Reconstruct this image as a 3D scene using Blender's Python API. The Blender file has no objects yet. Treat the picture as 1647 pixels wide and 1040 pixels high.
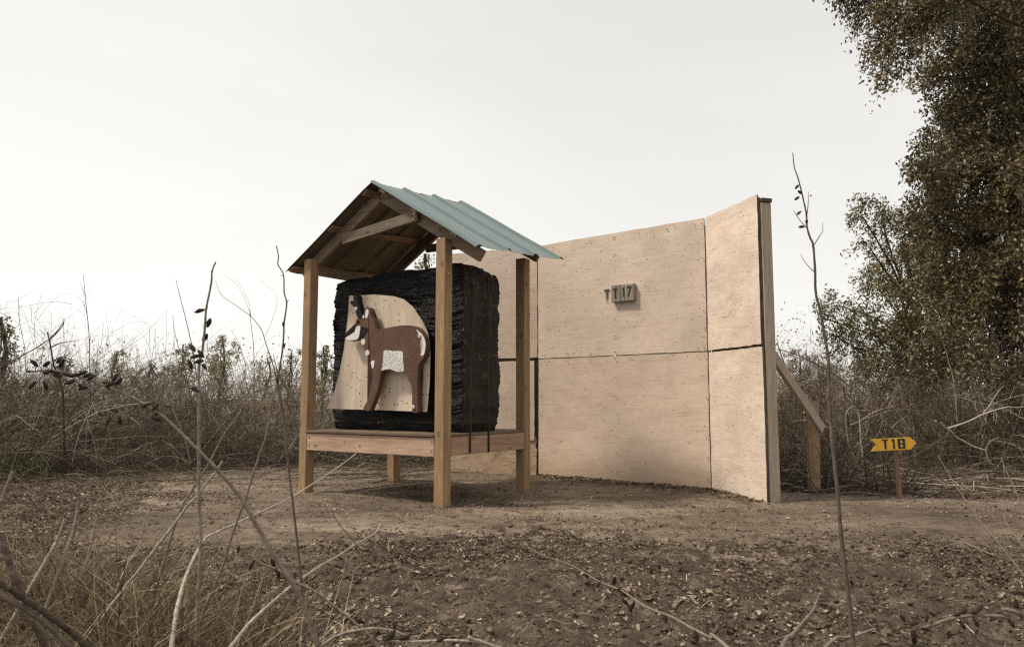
import bpy, bmesh, math, random
import numpy as np
from mathutils import Vector, Matrix, Quaternion

random.seed(7)
rng = np.random.default_rng(11)
SC = bpy.context.scene
COL = SC.collection

# ------------------------------------------------------------------ camera
F_PX, PITCH, CAM_H = 1231.84, 0.0986, 0.7912      # focal length in photo pixels (1647 wide), tilt up, eye height
cam_d = bpy.data.cameras.new('camera')
cam_d.sensor_width = 36.0
cam_d.lens = F_PX / 1647.0 * 36.0
cam_d.clip_start = 0.05
cam_d.clip_end = 2000.0
cam = bpy.data.objects.new('camera', cam_d)
COL.objects.link(cam)
cam.location = (0, 0, CAM_H)
cam.rotation_euler = (math.radians(90) + PITCH, 0, 0)
cam_d.dof.use_dof = True
cam_d.dof.focus_distance = 6.0
cam_d.dof.aperture_fstop = 11.0
SC.camera = cam
SC.render.resolution_x, SC.render.resolution_y = 1024, 646

# ------------------------------------------------------------------ sky, sun, exposure
SUN_FROM = Vector((-0.92, -0.12, 1.32)).normalized()   # towards the sun: left of the camera, fairly low, behind cloud
world = bpy.data.worlds.new('World')
SC.world = world
world.use_nodes = True
wn, wl = world.node_tree.nodes, world.node_tree.links
wn.clear()
w_out = wn.new('ShaderNodeOutputWorld')
w_bg = wn.new('ShaderNodeBackground')
w_bg.inputs['Strength'].default_value = 0.1
w_sky = wn.new('ShaderNodeTexSky')
w_sky.sky_type = 'NISHITA'
w_sky.sun_disc = False
w_sky.sun_elevation = math.asin(SUN_FROM.z)
w_sky.sun_rotation = math.atan2(SUN_FROM.x, SUN_FROM.y) % (2 * math.pi)
w_sky.air_density = 1.0
w_sky.dust_density = 4.0
w_tc = wn.new('ShaderNodeTexCoord')
w_sep = wn.new('ShaderNodeSeparateXYZ')
w_grad = wn.new('ShaderNodeValToRGB')
w_grad.color_ramp.elements[0].position = 0.0
w_grad.color_ramp.elements[0].color = (0.97, 0.95, 0.90, 1)
w_grad.color_ramp.elements[1].position = 0.42
w_grad.color_ramp.elements[1].color = (0.80, 0.79, 0.76, 1)
w_noise = wn.new('ShaderNodeTexNoise')
w_noise.inputs['Scale'].default_value = 1.3
w_noise.inputs['Distortion'].default_value = 0.5
w_noise.inputs['Detail'].default_value = 5
w_nmap = wn.new('ShaderNodeMapping')
w_nmap.inputs['Scale'].default_value = (1, 1, 3.5)
w_mr = wn.new('ShaderNodeMapRange')
w_mr.inputs['To Min'].default_value = 9.3
w_mr.inputs['To Max'].default_value = 11.6
w_mul = wn.new('ShaderNodeVectorMath'); w_mul.operation = 'SCALE'
w_mix = wn.new('ShaderNodeMix'); w_mix.data_type = 'RGBA'
w_mix.inputs['Factor'].default_value = 0.95
wl.new(w_tc.outputs['Generated'], w_sep.inputs[0])
wl.new(w_sep.outputs['Z'], w_grad.inputs['Fac'])
wl.new(w_tc.outputs['Generated'], w_nmap.inputs[0])
wl.new(w_nmap.outputs[0], w_noise.inputs['Vector'])
wl.new(w_noise.outputs['Fac'], w_mr.inputs['Value'])
wl.new(w_grad.outputs['Color'], w_mul.inputs[0])
wl.new(w_mr.outputs[0], w_mul.inputs['Scale'])
wl.new(w_sky.outputs['Color'], w_mix.inputs['A'])
w_dot = wn.new('ShaderNodeVectorMath'); w_dot.operation = 'DOT_PRODUCT'; w_dot.inputs[1].default_value = (-0.80, 0.58, 0.10)
w_gl = wn.new('ShaderNodeMapRange'); w_gl.interpolation_type = 'SMOOTHSTEP'
w_gl.inputs['From Min'].default_value = 0.35; w_gl.inputs['From Max'].default_value = 1.0; w_gl.inputs['To Min'].default_value = 1.0; w_gl.inputs['To Max'].default_value = 1.14
w_mul2 = wn.new('ShaderNodeVectorMath'); w_mul2.operation = 'SCALE'
wl.new(w_tc.outputs['Generated'], w_dot.inputs[0]); wl.new(w_dot.outputs['Value'], w_gl.inputs['Value'])
wl.new(w_mul.outputs[0], w_mul2.inputs[0]); wl.new(w_gl.outputs[0], w_mul2.inputs['Scale'])
wl.new(w_mul2.outputs[0], w_mix.inputs['B'])
wl.new(w_mix.outputs['Result'], w_bg.inputs['Color'])
wl.new(w_bg.outputs[0], w_out.inputs['Surface'])

sun_d = bpy.data.lights.new('sun', 'SUN')
sun_d.energy = 3.3
sun_d.angle = math.radians(7)
sun_d.color = (1.0, 0.91, 0.78)
sun = bpy.data.objects.new('sun', sun_d)
COL.objects.link(sun)
sun.rotation_euler = (-SUN_FROM).to_track_quat('-Z', 'Y').to_euler()
sun.location = (-20, -8, 15)

SC.view_settings.view_transform = 'Standard'
SC.view_settings.look = 'None'
SC.view_settings.gamma = 1
SC.view_settings.exposure = 0.0
SC.view_settings.use_curve_mapping = False
SC.cycles.use_denoising = False
SC.cycles.sample_clamp_indirect = 3.0
SC.cycles.sample_clamp_direct = 6.0
SC.cycles.filter_width = 1.3

HAZE = 0.0
# ------------------------------------------------------------------ helpers
def ray(px, py):
    a = (px - 823.5) / F_PX; b = (520 - py) / F_PX
    c, s = math.cos(PITCH), math.sin(PITCH)
    return Vector((a, c - b * s, s + b * c))
EYE = Vector((0, 0, CAM_H))
def at(px, py, D):                       # the point seen at a photo pixel at distance D ahead
    d = ray(px, py)
    return EYE + d * (D / d.y)

def tag(o, label=None, cat=None, group=None, kind=None):
    if label: o['label'] = label
    if cat: o['category'] = cat
    if group: o['group'] = group
    if kind: o['kind'] = kind
    return o

def empty(name, loc=(0, 0, 0), rz=0.0):
    o = bpy.data.objects.new(name, None)
    COL.objects.link(o)
    o.location = loc; o.rotation_euler = (0, 0, rz)
    o.empty_display_size = 0.2
    return o

def link(name, me, m, parent=None):
    o = bpy.data.objects.new(name, me)
    COL.objects.link(o)
    if m is not None:
        for mm in (m if isinstance(m, (list, tuple)) else [m]):
            me.materials.append(mm)
    if parent is not None: o.parent = parent
    return o

def obj_bm(name, bm, m, parent=None, smooth=False):
    bmesh.ops.recalc_face_normals(bm, faces=bm.faces)
    me = bpy.data.meshes.new(name)
    bm.to_mesh(me); bm.free()
    if smooth:
        me.polygons.foreach_set('use_smooth', [True] * len(me.polygons))
    return link(name, me, m, parent)

def mesh_np(name, V, faces_idx, nper, attrs=None, smooth=False, mat_idx=None):
    """V (n,3); faces_idx (f,nper) int array."""
    me = bpy.data.meshes.new(name)
    f = len(faces_idx)
    me.vertices.add(len(V)); me.vertices.foreach_set('co', np.asarray(V, np.float32).ravel())
    me.loops.add(f * nper); me.loops.foreach_set('vertex_index', np.asarray(faces_idx, np.int32).ravel())
    me.polygons.add(f)
    me.polygons.foreach_set('loop_start', np.arange(0, f * nper, nper, dtype=np.int32))
    me.polygons.foreach_set('loop_total', np.full(f, nper, np.int32))
    if smooth: me.polygons.foreach_set('use_smooth', np.ones(f, bool))
    if mat_idx is not None: me.polygons.foreach_set('material_index', np.asarray(mat_idx, np.int32))
    if attrs:
        for k, a in attrs.items():
            at_ = me.attributes.new(k, 'FLOAT', 'POINT')
            at_.data.foreach_set('value', np.asarray(a, np.float32))
    me.update(calc_edges=True)
    return me

# value noise in numpy
_perm = np.random.default_rng(5).random((256, 256))
_perm3 = np.random.default_rng(6).random((64, 64, 64))
def vnoise(x, y):
    xi = np.floor(x).astype(int); yi = np.floor(y).astype(int)
    fx = x - xi; fy = y - yi
    fx = fx * fx * (3 - 2 * fx); fy = fy * fy * (3 - 2 * fy)
    g = lambda a, b: _perm[a & 255, b & 255]
    return (g(xi, yi) * (1 - fx) + g(xi + 1, yi) * fx) * (1 - fy) + (g(xi, yi + 1) * (1 - fx) + g(xi + 1, yi + 1) * fx) * fy
def fbm(x, y, oct=4, gain=0.5):
    s = 0; a = 1; t = 0
    for i in range(oct):
        s = s + a * (vnoise(x * 2 ** i + 17.3 * i, y * 2 ** i + 9.1 * i) - 0.5); t += a; a *= gain
    return s / t

def sstep(a, b, x):
    t = np.clip((x - a) / (b - a), 0, 1)
    return t * t * (3 - 2 * t)

def pad_mask(x, y):
    """1 on the trodden bare dirt, 0 in leaf litter"""
    wob = fbm(x * 0.9 + 5, y * 0.9 + 3, 4) * 1.5
    near = 3.75 + 0.25 * np.sin(x * 1.1 + 0.6) + wob * 1.5 + 0.07 * np.abs(x - 1) ** 1.2
    m = sstep(near - 0.35, near + 1.3, y)
    far = np.where(x < 0.3, 8.6, np.where(x < 2.4, 9.2, 6.35)) + wob * 0.7
    m = m * (1 - sstep(far - 0.3, far + 0.5, y))
    left = -2.6 - (y - 5) * 0.35 + wob * 1.3
    m = m * sstep(left - 0.5, left + 0.7, x)
    return m

def ground_z(x, y):
    x = np.asarray(x, float); y = np.asarray(y, float)
    m = pad_mask(x, y)
    fade = 1 - sstep(12, 20, np.hypot(x, y))
    z = fbm(x * 0.5, y * 0.5, 3) * 0.07 * fade
    z = z * (1 - 0.8 * np.exp(-((x - 0.3) ** 2 / 6 + (y - 6.8) ** 2 / 2.5)))
    rough = fbm(x * 6, y * 8, 6, 0.72)
    z = z + rough * (0.11 * (1 - m) + 0.034 * m) * fade
    z = z + fbm(x * 1.3 + 3, y * 9 + fbm(x * .8, y * .8, 2) * 6, 4, 0.6) * (0.07 * (1 - m) + 0.03 * m) * fade * np.exp(-np.maximum(0, y - 5) * 0.35)
    clod = np.maximum(0, fbm(x * 3.1 + 40, y * 4.3 + 8, 3, 0.6) - 0.08)
    z = z + clod * 0.14 * (1 - m * 0.75) * fade
    z = z - 0.012 * (1 - m) * fade
    z = z + 0.5 * sstep(60, 250, np.hypot(x, y))
    return z
def gz(x, y): return float(ground_z(np.array([x]), np.array([y]))[0])

# ------------------------------------------------------------------ material helpers
def new_mat(name):
    m = bpy.data.materials.new(name); m.use_nodes = True
    nt = m.node_tree
    b = nt.nodes['Principled BSDF']
    return m, nt, nt.nodes, nt.links, b
def ramp(nt, stops, interp='LINEAR'):
    r = nt.nodes.new('ShaderNodeValToRGB'); cr = r.color_ramp; cr.interpolation = interp
    while len(cr.elements) < len(stops): cr.elements.new(0.5)
    for e, (p, c) in zip(cr.elements, stops):
        e.position = p; e.color = (*c, 1) if len(c) == 3 else c
    return r
def noise(nt, vec, scale, detail=5, rough=0.6, dist=0.0):
    n = nt.nodes.new('ShaderNodeTexNoise')
    n.inputs['Scale'].default_value = scale; n.inputs['Detail'].default_value = detail
    n.inputs['Roughness'].default_value = rough; n.inputs['Distortion'].default_value = dist
    if vec is not None: nt.links.new(vec, n.inputs['Vector'])
    return n
def mapping(nt, vec, scale, loc=(0, 0, 0), rot=(0, 0, 0)):
    n = nt.nodes.new('ShaderNodeMapping')
    n.inputs['Scale'].default_value = scale; n.inputs['Location'].default_value = loc; n.inputs['Rotation'].default_value = rot
    nt.links.new(vec, n.inputs['Vector'])
    return n
def mixc(nt, fac, a, b, mode='MIX'):
    n = nt.nodes.new('ShaderNodeMix'); n.data_type = 'RGBA'; n.blend_type = mode
    for sock, v in (('Factor', fac), ('A', a), ('B', b)):
        if hasattr(v, 'is_output') or isinstance(v, bpy.types.NodeSocket): nt.links.new(v, n.inputs[sock])
        elif sock == 'Factor': n.inputs[0].default_value = v
        else: n.inputs[sock].default_value = (*v, 1)
    return n.outputs['Result']
def bump(nt, h, strength, dist, bsdf, prev=None):
    n = nt.nodes.new('ShaderNodeBump')
    n.inputs['Strength'].default_value = strength; n.inputs['Distance'].default_value = dist
    nt.links.new(h, n.inputs['Height'])
    if prev is not None: nt.links.new(prev, n.inputs['Normal'])
    nt.links.new(n.outputs[0], bsdf.inputs['Normal'])
    return n.outputs[0]
def obj_coords(nt, random_shift=True):
    tc = nt.nodes.new('ShaderNodeTexCoord')
    v = tc.outputs['Object']
    if random_shift:
        oi = nt.nodes.new('ShaderNodeObjectInfo')
        sc = nt.nodes.new('ShaderNodeVectorMath'); sc.operation = 'SCALE'
        cb = nt.nodes.new('ShaderNodeCombineXYZ')
        for i in range(3): nt.links.new(oi.outputs['Random'], cb.inputs[i])
        nt.links.new(cb.outputs[0], sc.inputs[0]); sc.inputs['Scale'].default_value = 37.0
        ad = nt.nodes.new('ShaderNodeVectorMath'); ad.operation = 'ADD'
        nt.links.new(v, ad.inputs[0]); nt.links.new(sc.outputs[0], ad.inputs[1])
        v = ad.outputs[0]
    return v

def wood_mat(name, light, dark, axis, weather=0.4, stain=(0.05, 0.035, 0.025), knots=True):
    """sawn timber with its grain running along axis 0/1/2"""
    m, nt, N, L, b = new_mat(name)
    v = obj_coords(nt)
    s = [28, 28, 28]; s[axis] = 1.6
    g = noise(nt, mapping(nt, v, s).outputs[0], 1.0, 7, 0.65, 1.2)
    s2 = [160, 160, 160]; s2[axis] = 7
    fine = noise(nt, mapping(nt, v, s2).outputs[0], 1.0, 3, 0.6)
    big = noise(nt, v, 2.2, 4, 0.6)
    c = ramp(nt, [(0.30, dark), (0.52, tuple((a + b_) / 2 for a, b_ in zip(light, dark))), (0.68, light)])
    L.new(g.outputs['Fac'], c.inputs['Fac'])
    fr = ramp(nt, [(0.3, (0.62, 0.60, 0.58)), (0.6, (1, 1, 1))])
    L.new(fine.outputs['Fac'], fr.inputs['Fac'])
    col = mixc(nt, 0.8, c.outputs[0], fr.outputs[0], 'MULTIPLY')
    br = ramp(nt, [(0.42, (0, 0, 0)), (0.72, (1, 1, 1))])
    L.new(big.outputs['Fac'], br.inputs['Fac'])
    mth = N.new('ShaderNodeMath'); mth.operation = 'MULTIPLY'; mth.inputs[1].default_value = weather
    L.new(br.outputs[0], mth.inputs[0])
    col = mixc(nt, mth.outputs[0], col, stain)
    if knots:
        sk = [9, 9, 9]; sk[axis] = 4.5
        vo = N.new('ShaderNodeTexVoronoi'); vo.inputs['Scale'].default_value = 1.0
        L.new(mapping(nt, v, sk).outputs[0], vo.inputs['Vector'])
        kr = ramp(nt, [(0.07, (1, 1, 1)), (0.17, (0, 0, 0))])
        L.new(vo.outputs['Distance'], kr.inputs['Fac'])
        km = N.new('ShaderNodeMath'); km.operation = 'MULTIPLY'; km.inputs[1].default_value = 0.75
        L.new(kr.outputs[0], km.inputs[0])
        col = mixc(nt, km.outputs[0], col, tuple(x * 0.35 for x in dark))
    oi = N.new('ShaderNodeObjectInfo')
    hv = N.new('ShaderNodeHueSaturation')
    mr = N.new('ShaderNodeMapRange'); mr.inputs['To Min'].default_value = 0.84; mr.inputs['To Max'].default_value = 1.1
    L.new(oi.outputs['Random'], mr.inputs['Value']); L.new(mr.outputs[0], hv.inputs['Value'])
    L.new(col, hv.inputs['Color']); L.new(hv.outputs[0], b.inputs['Base Color'])
    b.inputs['Roughness'].default_value = 0.78
    bn = bump(nt, g.outputs['Fac'], 0.25, 0.004, b)
    bump(nt, fine.outputs['Fac'], 0.35, 0.0015, b, bn)
    return m

POST = wood_mat('post_wood', (0.47, 0.31, 0.17), (0.27, 0.165, 0.082), 2, 0.35, (0.16, 0.10, 0.055))
RAFT = wood_mat('rafter_wood', (0.30, 0.225, 0.16), (0.12, 0.082, 0.054), 0, 0.5, (0.09, 0.065, 0.045))
PURL = wood_mat('purlin_wood', (0.42, 0.29, 0.19), (0.22, 0.14, 0.085), 1, 0.3, (0.10, 0.065, 0.04))
FRESH = wood_mat('fresh_board', (0.68, 0.49, 0.36), (0.44, 0.27, 0.185), 0, 0.22, (0.30, 0.19, 0.13))
FRESHY = wood_mat('side_board', (0.50, 0.32, 0.225), (0.30, 0.175, 0.115), 1, 0.4, (0.16, 0.10, 0.07))
PLYEDGE = wood_mat('deck_ply', (0.28, 0.20, 0.13), (0.12, 0.075, 0.045), 0, 0.5, (0.07, 0.045, 0.03), False)
STAKE = wood_mat('stake_wood', (0.30, 0.185, 0.12), (0.14, 0.085, 0.055), 2, 0.4, (0.08, 0.05, 0.035), False)
GREYWOOD = wood_mat('grey_weathered_wood', (0.38, 0.34, 0.27), (0.15, 0.125, 0.095), 2, 0.3, (0.10, 0.08, 0.055), False)

def painted_ply(name, base, dark, peel, stain_fac, holes=0.5, worn=0.55, foot=0.0):
    """tan exterior paint over rotary-cut plywood, cracked along the horizontal grain"""
    m, nt, N, L, b = new_mat(name)
    v = obj_coords(nt)
    grain = noise(nt, mapping(nt, v, (2.2, 30, 46)).outputs[0], 1.0, 6, 0.65, 0.9)
    fine = noise(nt, mapping(nt, v, (14, 90, 190)).outputs[0], 1.0, 4, 0.6, 0.3)
    big = noise(nt, v, 1.3, 5, 0.62)
    blot = noise(nt, mapping(nt, v, (1.5, 1, 3.5)).outputs[0], 2.6, 6, 0.7, 0.5)
    c = ramp(nt, [(0.35, tuple(x * 0.86 for x in base)), (0.65, tuple(min(1, x * 1.07) for x in base))])
    L.new(big.outputs['Fac'], c.inputs['Fac'])
    gr = ramp(nt, [(0.30, (0.80, 0.77, 0.73)), (0.48, (1, 1, 1))])
    L.new(grain.outputs['Fac'], gr.inputs['Fac'])
    col = mixc(nt, 0.75, c.outputs[0], gr.outputs[0], 'MULTIPLY')
    fr = ramp(nt, [(0.32, (0.78, 0.75, 0.72)), (0.5, (1, 1, 1))])
    L.new(fine.outputs['Fac'], fr.inputs['Fac'])
    col = mixc(nt, 0.7, col, fr.outputs[0], 'MULTIPLY')
    # cracks in the paint: thin, stretched along the grain, only in patches
    ck = noise(nt, mapping(nt, v, (7, 50, 62)).outputs[0], 1.0, 6, 0.72, 2.6)
    ckr = ramp(nt, [(0.375, (1, 1, 1)), (0.405, (0, 0, 0))])
    L.new(ck.outputs['Fac'], ckr.inputs['Fac'])
    pm = ramp(nt, [(worn - 0.08, (0, 0, 0)), (worn + 0.07, (1, 1, 1))])
    L.new(blot.outputs['Fac'], pm.inputs['Fac'])
    ckm = N.new('ShaderNodeMath'); ckm.operation = 'MULTIPLY'
    L.new(ckr.outputs[0], ckm.inputs[0])
    pmx = N.new('ShaderNodeMapRange'); pmx.inputs['To Min'].default_value = 0.10; pmx.inputs['To Max'].default_value = 1.0
    L.new(pm.outputs[0], pmx.inputs['Value']); L.new(pmx.outputs[0], ckm.inputs[1])
    col = mixc(nt, ckm.outputs[0], col, peel)
    # soft stains
    sm = N.new('ShaderNodeMath'); sm.operation = 'MULTIPLY'; sm.inputs[1].default_value = stain_fac
    sr = ramp(nt, [(0.45, (0, 0, 0)), (0.8, (1, 1, 1))])
    L.new(blot.outputs['Fac'], sr.inputs['Fac']); L.new(sr.outputs[0], sm.inputs[0]); sr.color_ramp.elements[1].position = 0.66
    col = mixc(nt, sm.outputs[0], col, dark)
    if foot:
        tcz = N.new('ShaderNodeTexCoord'); sz = N.new('ShaderNodeSeparateXYZ'); L.new(tcz.outputs['Object'], sz.inputs[0])
        fa = N.new('ShaderNodeMath'); fa.operation = 'MULTIPLY_ADD'; fa.inputs[1].default_value = 0.55; L.new(blot.outputs['Fac'], fa.inputs[0]); L.new(sz.outputs['Z'], fa.inputs[2])
        fm = N.new('ShaderNodeMapRange'); fm.interpolation_type = 'SMOOTHSTEP'; fm.inputs['From Min'].default_value = 0.34; fm.inputs['From Max'].default_value = 0.75
        fm.inputs['To Min'].default_value = foot; fm.inputs['To Max'].default_value = 0.0; L.new(fa.outputs[0], fm.inputs['Value'])
        col = mixc(nt, fm.outputs[0], col, (0.34, 0.215, 0.13))
    # greyed and browned weather patches
    wp = noise(nt, mapping(nt, v, (0.9, 1, 0.7)).outputs[0], 1.7, 6, 0.72, 1.2)
    wr_ = ramp(nt, [(0.50, (0, 0, 0)), (0.68, (1, 1, 1))]); L.new(wp.outputs['Fac'], wr_.inputs['Fac'])
    wm = N.new('ShaderNodeMath'); wm.operation = 'MULTIPLY'; wm.inputs[1].default_value = 0.75; L.new(wr_.outputs[0], wm.inputs[0])
    col = mixc(nt, wm.outputs[0], col, tuple(x * 0.74 for x in base))
    # arrow holes
    vo = N.new('ShaderNodeTexVoronoi'); vo.voronoi_dimensions = '2D'; vo.inputs['Scale'].default_value = 13.0; vo.inputs['Randomness'].default_value = 1.0
    L.new(mapping(nt, v, (1, 1, 1), rot=(math.pi / 2, 0, 0)).outputs[0], vo.inputs['Vector'])
    hr = ramp(nt, [(0.055, (1, 1, 1)), (0.085, (0, 0, 0))])
    L.new(vo.outputs['Distance'], hr.inputs['Fac'])
    sep = N.new('ShaderNodeSeparateColor'); L.new(vo.outputs['Color'], sep.inputs[0])
    gt = N.new('ShaderNodeMath'); gt.operation = 'LESS_THAN'; gt.inputs[1].default_value = holes * 0.42
    L.new(sep.outputs[0], gt.inputs[0])
    hm = N.new('ShaderNodeMath'); hm.operation = 'MULTIPLY'
    L.new(hr.outputs[0], hm.inputs[0]); L.new(gt.outputs[0], hm.inputs[1])
    col = mixc(nt, hm.outputs[0], col, (0.05, 0.035, 0.025))
    L.new(col, b.inputs['Base Color'])
    b.inputs['Roughness'].default_value = 0.72
    b.inputs['Specular IOR Level'].default_value = 0.3
    n1 = bump(nt, grain.outputs['Fac'], 0.3, 0.004, b)
    n2 = bump(nt, fine.outputs['Fac'], 0.3, 0.002, b, n1)
    inv = N.new('ShaderNodeMath'); inv.operation = 'SUBTRACT'; inv.inputs[0].default_value = 1.0
    L.new(ckm.outputs[0], inv.inputs[1])
    bump(nt, inv.outputs[0], 0.8, 0.004, b, n2)
    return m
BASE_TAN = (0.70, 0.565, 0.462)
PLY_MAIN = painted_ply('painted_plywood', BASE_TAN, (0.56, 0.42, 0.31), (0.12, 0.085, 0.06), 0.4, 0.45, 0.54)
PLY_LOW = painted_ply('painted_plywood_smooth', (0.68, 0.535, 0.425), (0.54, 0.395, 0.285), (0.14, 0.10, 0.07), 0.4, 0.25, 0.57, 0.6)
PLY_PEEL = painted_ply('peeling_plywood', (0.80, 0.66, 0.54), (0.50, 0.38, 0.28), (0.22, 0.17, 0.12), 0.45, 0.08, 0.47)
PLY_BARE = painted_ply('weathered_plywood', (0.52, 0.38, 0.26), (0.20, 0.13, 0.08), (0.09, 0.06, 0.035), 0.85, 0.1, 0.42)
PLY_EDGE = wood_mat('plywood_edge', (0.20, 0.145, 0.095), (0.07, 0.048, 0.03), 2, 0.5, (0.035, 0.025, 0.018), False)
PAINTWOOD = wood_mat('painted_post', (0.52, 0.42, 0.325), (0.38, 0.30, 0.23), 2, 0.25, (0.25, 0.18, 0.125), False)

def simple(name, col, rough=0.8, nscale=40, namp=0.3, bstr=0.3, bdist=0.002, spec=0.3, metal=0.0):
    m, nt, N, L, b = new_mat(name)
    v = obj_coords(nt)
    n = noise(nt, v, nscale, 4, 0.6)
    r = ramp(nt, [(0.3, tuple(c * (1 - namp) for c in col)), (0.7, tuple(min(1, c * (1 + namp)) for c in col))])
    L.new(n.outputs['Fac'], r.inputs['Fac']); L.new(r.outputs[0], b.inputs['Base Color'])
    b.inputs['Roughness'].default_value = rough; b.inputs['Metallic'].default_value = metal
    b.inputs['Specular IOR Level'].default_value = spec
    if bstr: bump(nt, n.outputs['Fac'], bstr, bdist, b)
    return m

def tone_mat(name, stops, rough=0.85, spec=0.2, trans=0.0, nscale=60):
    """colour of each leaf or twig taken from its own 'tone' number"""
    m, nt, N, L, b = new_mat(name)
    a = N.new('ShaderNodeAttribute'); a.attribute_name = 'tone'
    r = ramp(nt, stops); L.new(a.outputs['Fac'], r.inputs['Fac'])
    tc = N.new('ShaderNodeTexCoord')
    n = noise(nt, tc.outputs['Object'], nscale, 2, 0.6)
    nr = ramp(nt, [(0.3, (0.7, 0.7, 0.7)), (0.7, (1.15, 1.15, 1.15))]); L.new(n.outputs['Fac'], nr.inputs['Fac'])
    col = mixc(nt, 1.0, r.outputs[0], nr.outputs[0], 'MULTIPLY')
    L.new(col, b.inputs['Base Color'])
    b.inputs['Roughness'].default_value = rough; b.inputs['Specular IOR Level'].default_value = spec
    if trans:
        tr = N.new('ShaderNodeBsdfTranslucent'); L.new(col, tr.inputs['Color'])
        ms = N.new('ShaderNodeMixShader'); ms.inputs[0].default_value = trans
        L.new(b.outputs[0], ms.inputs[1]); L.new(tr.outputs[0], ms.inputs[2])
        L.new(ms.outputs[0], N['Material Output'].inputs['Surface'])
    return m

# ground material
def ground_mat():
    m, nt, N, L, b = new_mat('dirt')
    tc = N.new('ShaderNodeTexCoord'); v = tc.outputs['Object']
    a = N.new('ShaderNodeAttribute'); a.attribute_name = 'pad'
    big = noise(nt, mapping(nt, v, (0.55, 1.4, 1)).outputs[0], 1.0, 7, 0.68); mid = noise(nt, v, 9, 6, 0.7, 0.6); fine = noise(nt, v, 70, 5, 0.7)
    pad = ramp(nt, [(0.32, (0.13, 0.098, 0.072)), (0.5, (0.235, 0.182, 0.135)), (0.66, (0.40, 0.32, 0.245))])
    L.new(big.outputs['Fac'], pad.inputs['Fac'])
    lit = ramp(nt, [(0.3, (0.058, 0.043, 0.032)), (0.52, (0.125, 0.095, 0.070)), (0.75, (0.235, 0.185, 0.14))])
    L.new(mid.outputs['Fac'], lit.inputs['Fac'])
    md = ramp(nt, [(0.30, (0.62, 0.60, 0.57)), (0.55, (1, 1, 1)), (0.75, (1.12, 1.12, 1.12))]); L.new(mid.outputs['Fac'], md.inputs['Fac'])
    fd = ramp(nt, [(0.32, (0.55, 0.53, 0.5)), (0.5, (1, 1, 1)), (0.72, (1.2, 1.19, 1.17))]); L.new(fine.outputs['Fac'], fd.inputs['Fac'])
    pc = mixc(nt, 0.9, pad.outputs[0], md.outputs[0], 'MULTIPLY')
    # break the border up with the mid noise
    ad = N.new('ShaderNodeMath'); ad.operation = 'ADD'; L.new(a.outputs['Fac'], ad.inputs[0])
    sb = N.new('ShaderNodeMapRange'); sb.inputs['From Min'].default_value = 0.3; sb.inputs['From Max'].default_value = 0.7
    sb.inputs['To Min'].default_value = -0.8; sb.inputs['To Max'].default_value = 0.8
    L.new(mid.outputs['Fac'], sb.inputs['Value']); L.new(sb.outputs[0], ad.inputs[1])
    er = ramp(nt, [(0.25, (0, 0, 0)), (0.75, (1, 1, 1))]); L.new(ad.outputs[0], er.inputs['Fac'])
    col = mixc(nt, er.outputs[0], lit.outputs[0], pc)
    col = mixc(nt, 0.85, col, fd.outputs[0], 'MULTIPLY')
    # faint moss
    mo = noise(nt, v, 1.7, 5, 0.7); mo.inputs['Distortion'].default_value = 0.4
    mr = ramp(nt, [(0.64, (0, 0, 0)), (0.74, (0.6, 0.6, 0.6))]); L.new(mo.outputs['Fac'], mr.inputs['Fac'])
    col = mixc(nt, mr.outputs[0], col, (0.10, 0.11, 0.035))
    L.new(col, b.inputs['Base Color']); b.inputs['Roughness'].default_value = 0.92; b.inputs['Specular IOR Level'].default_value = 0.15
    n1 = bump(nt, mid.outputs['Fac'], 0.8, 0.03, b)
    n2 = bump(nt, fine.outputs['Fac'], 1.0, 0.010, b, n1)
    cr = noise(nt, mapping(nt, v, (1, 1.6, 1)).outputs[0], 28, 4, 0.7, 0.8); bump(nt, cr.outputs['Fac'], 0.9, 0.02, b, n2)
    return m

# ------------------------------------------------------------------ ground sheet
def axis_pts(lo, hi, step, far, growth):
    core = list(np.arange(lo, hi + step / 2, step))
    out = []; s = step; p = core[-1]
    while p < far: s *= growth; p += s; out.append(p)
    pre = []; s = step; p = core[0]
    while p > -far: s *= growth; p -= s; pre.append(p)
    return np.array(pre[::-1] + core + out)
xs = axis_pts(-4.6, 5.6, 0.025, 420, 1.13)
ys = [1.5]
while ys[-1] < 10.5: ys.append(ys[-1] * 1.0078)
s = 0.07
while ys[-1] < 500: s *= 1.12; ys.append(ys[-1] + s)
pre = []; p = 1.5; s = 0.02
while p > -60: s *= 1.25; p -= s; pre.append(p)
ys = np.array(pre[::-1] + ys)
GX, GY = np.meshgrid(xs, ys)
GZ = ground_z(GX, GY)
nx, ny = len(xs), len(ys)
idx = np.arange(nx * ny).reshape(ny, nx)
F = np.stack([idx[:-1, :-1], idx[:-1, 1:], idx[1:, 1:], idx[1:, :-1]], -1).reshape(-1, 4)
me = mesh_np('ground', np.stack([GX, GY, GZ], -1).reshape(-1, 3), F, 4, {'pad': pad_mask(GX, GY).ravel()}, smooth=True)
tag(link('ground', me, ground_mat()), kind='structure')

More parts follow.
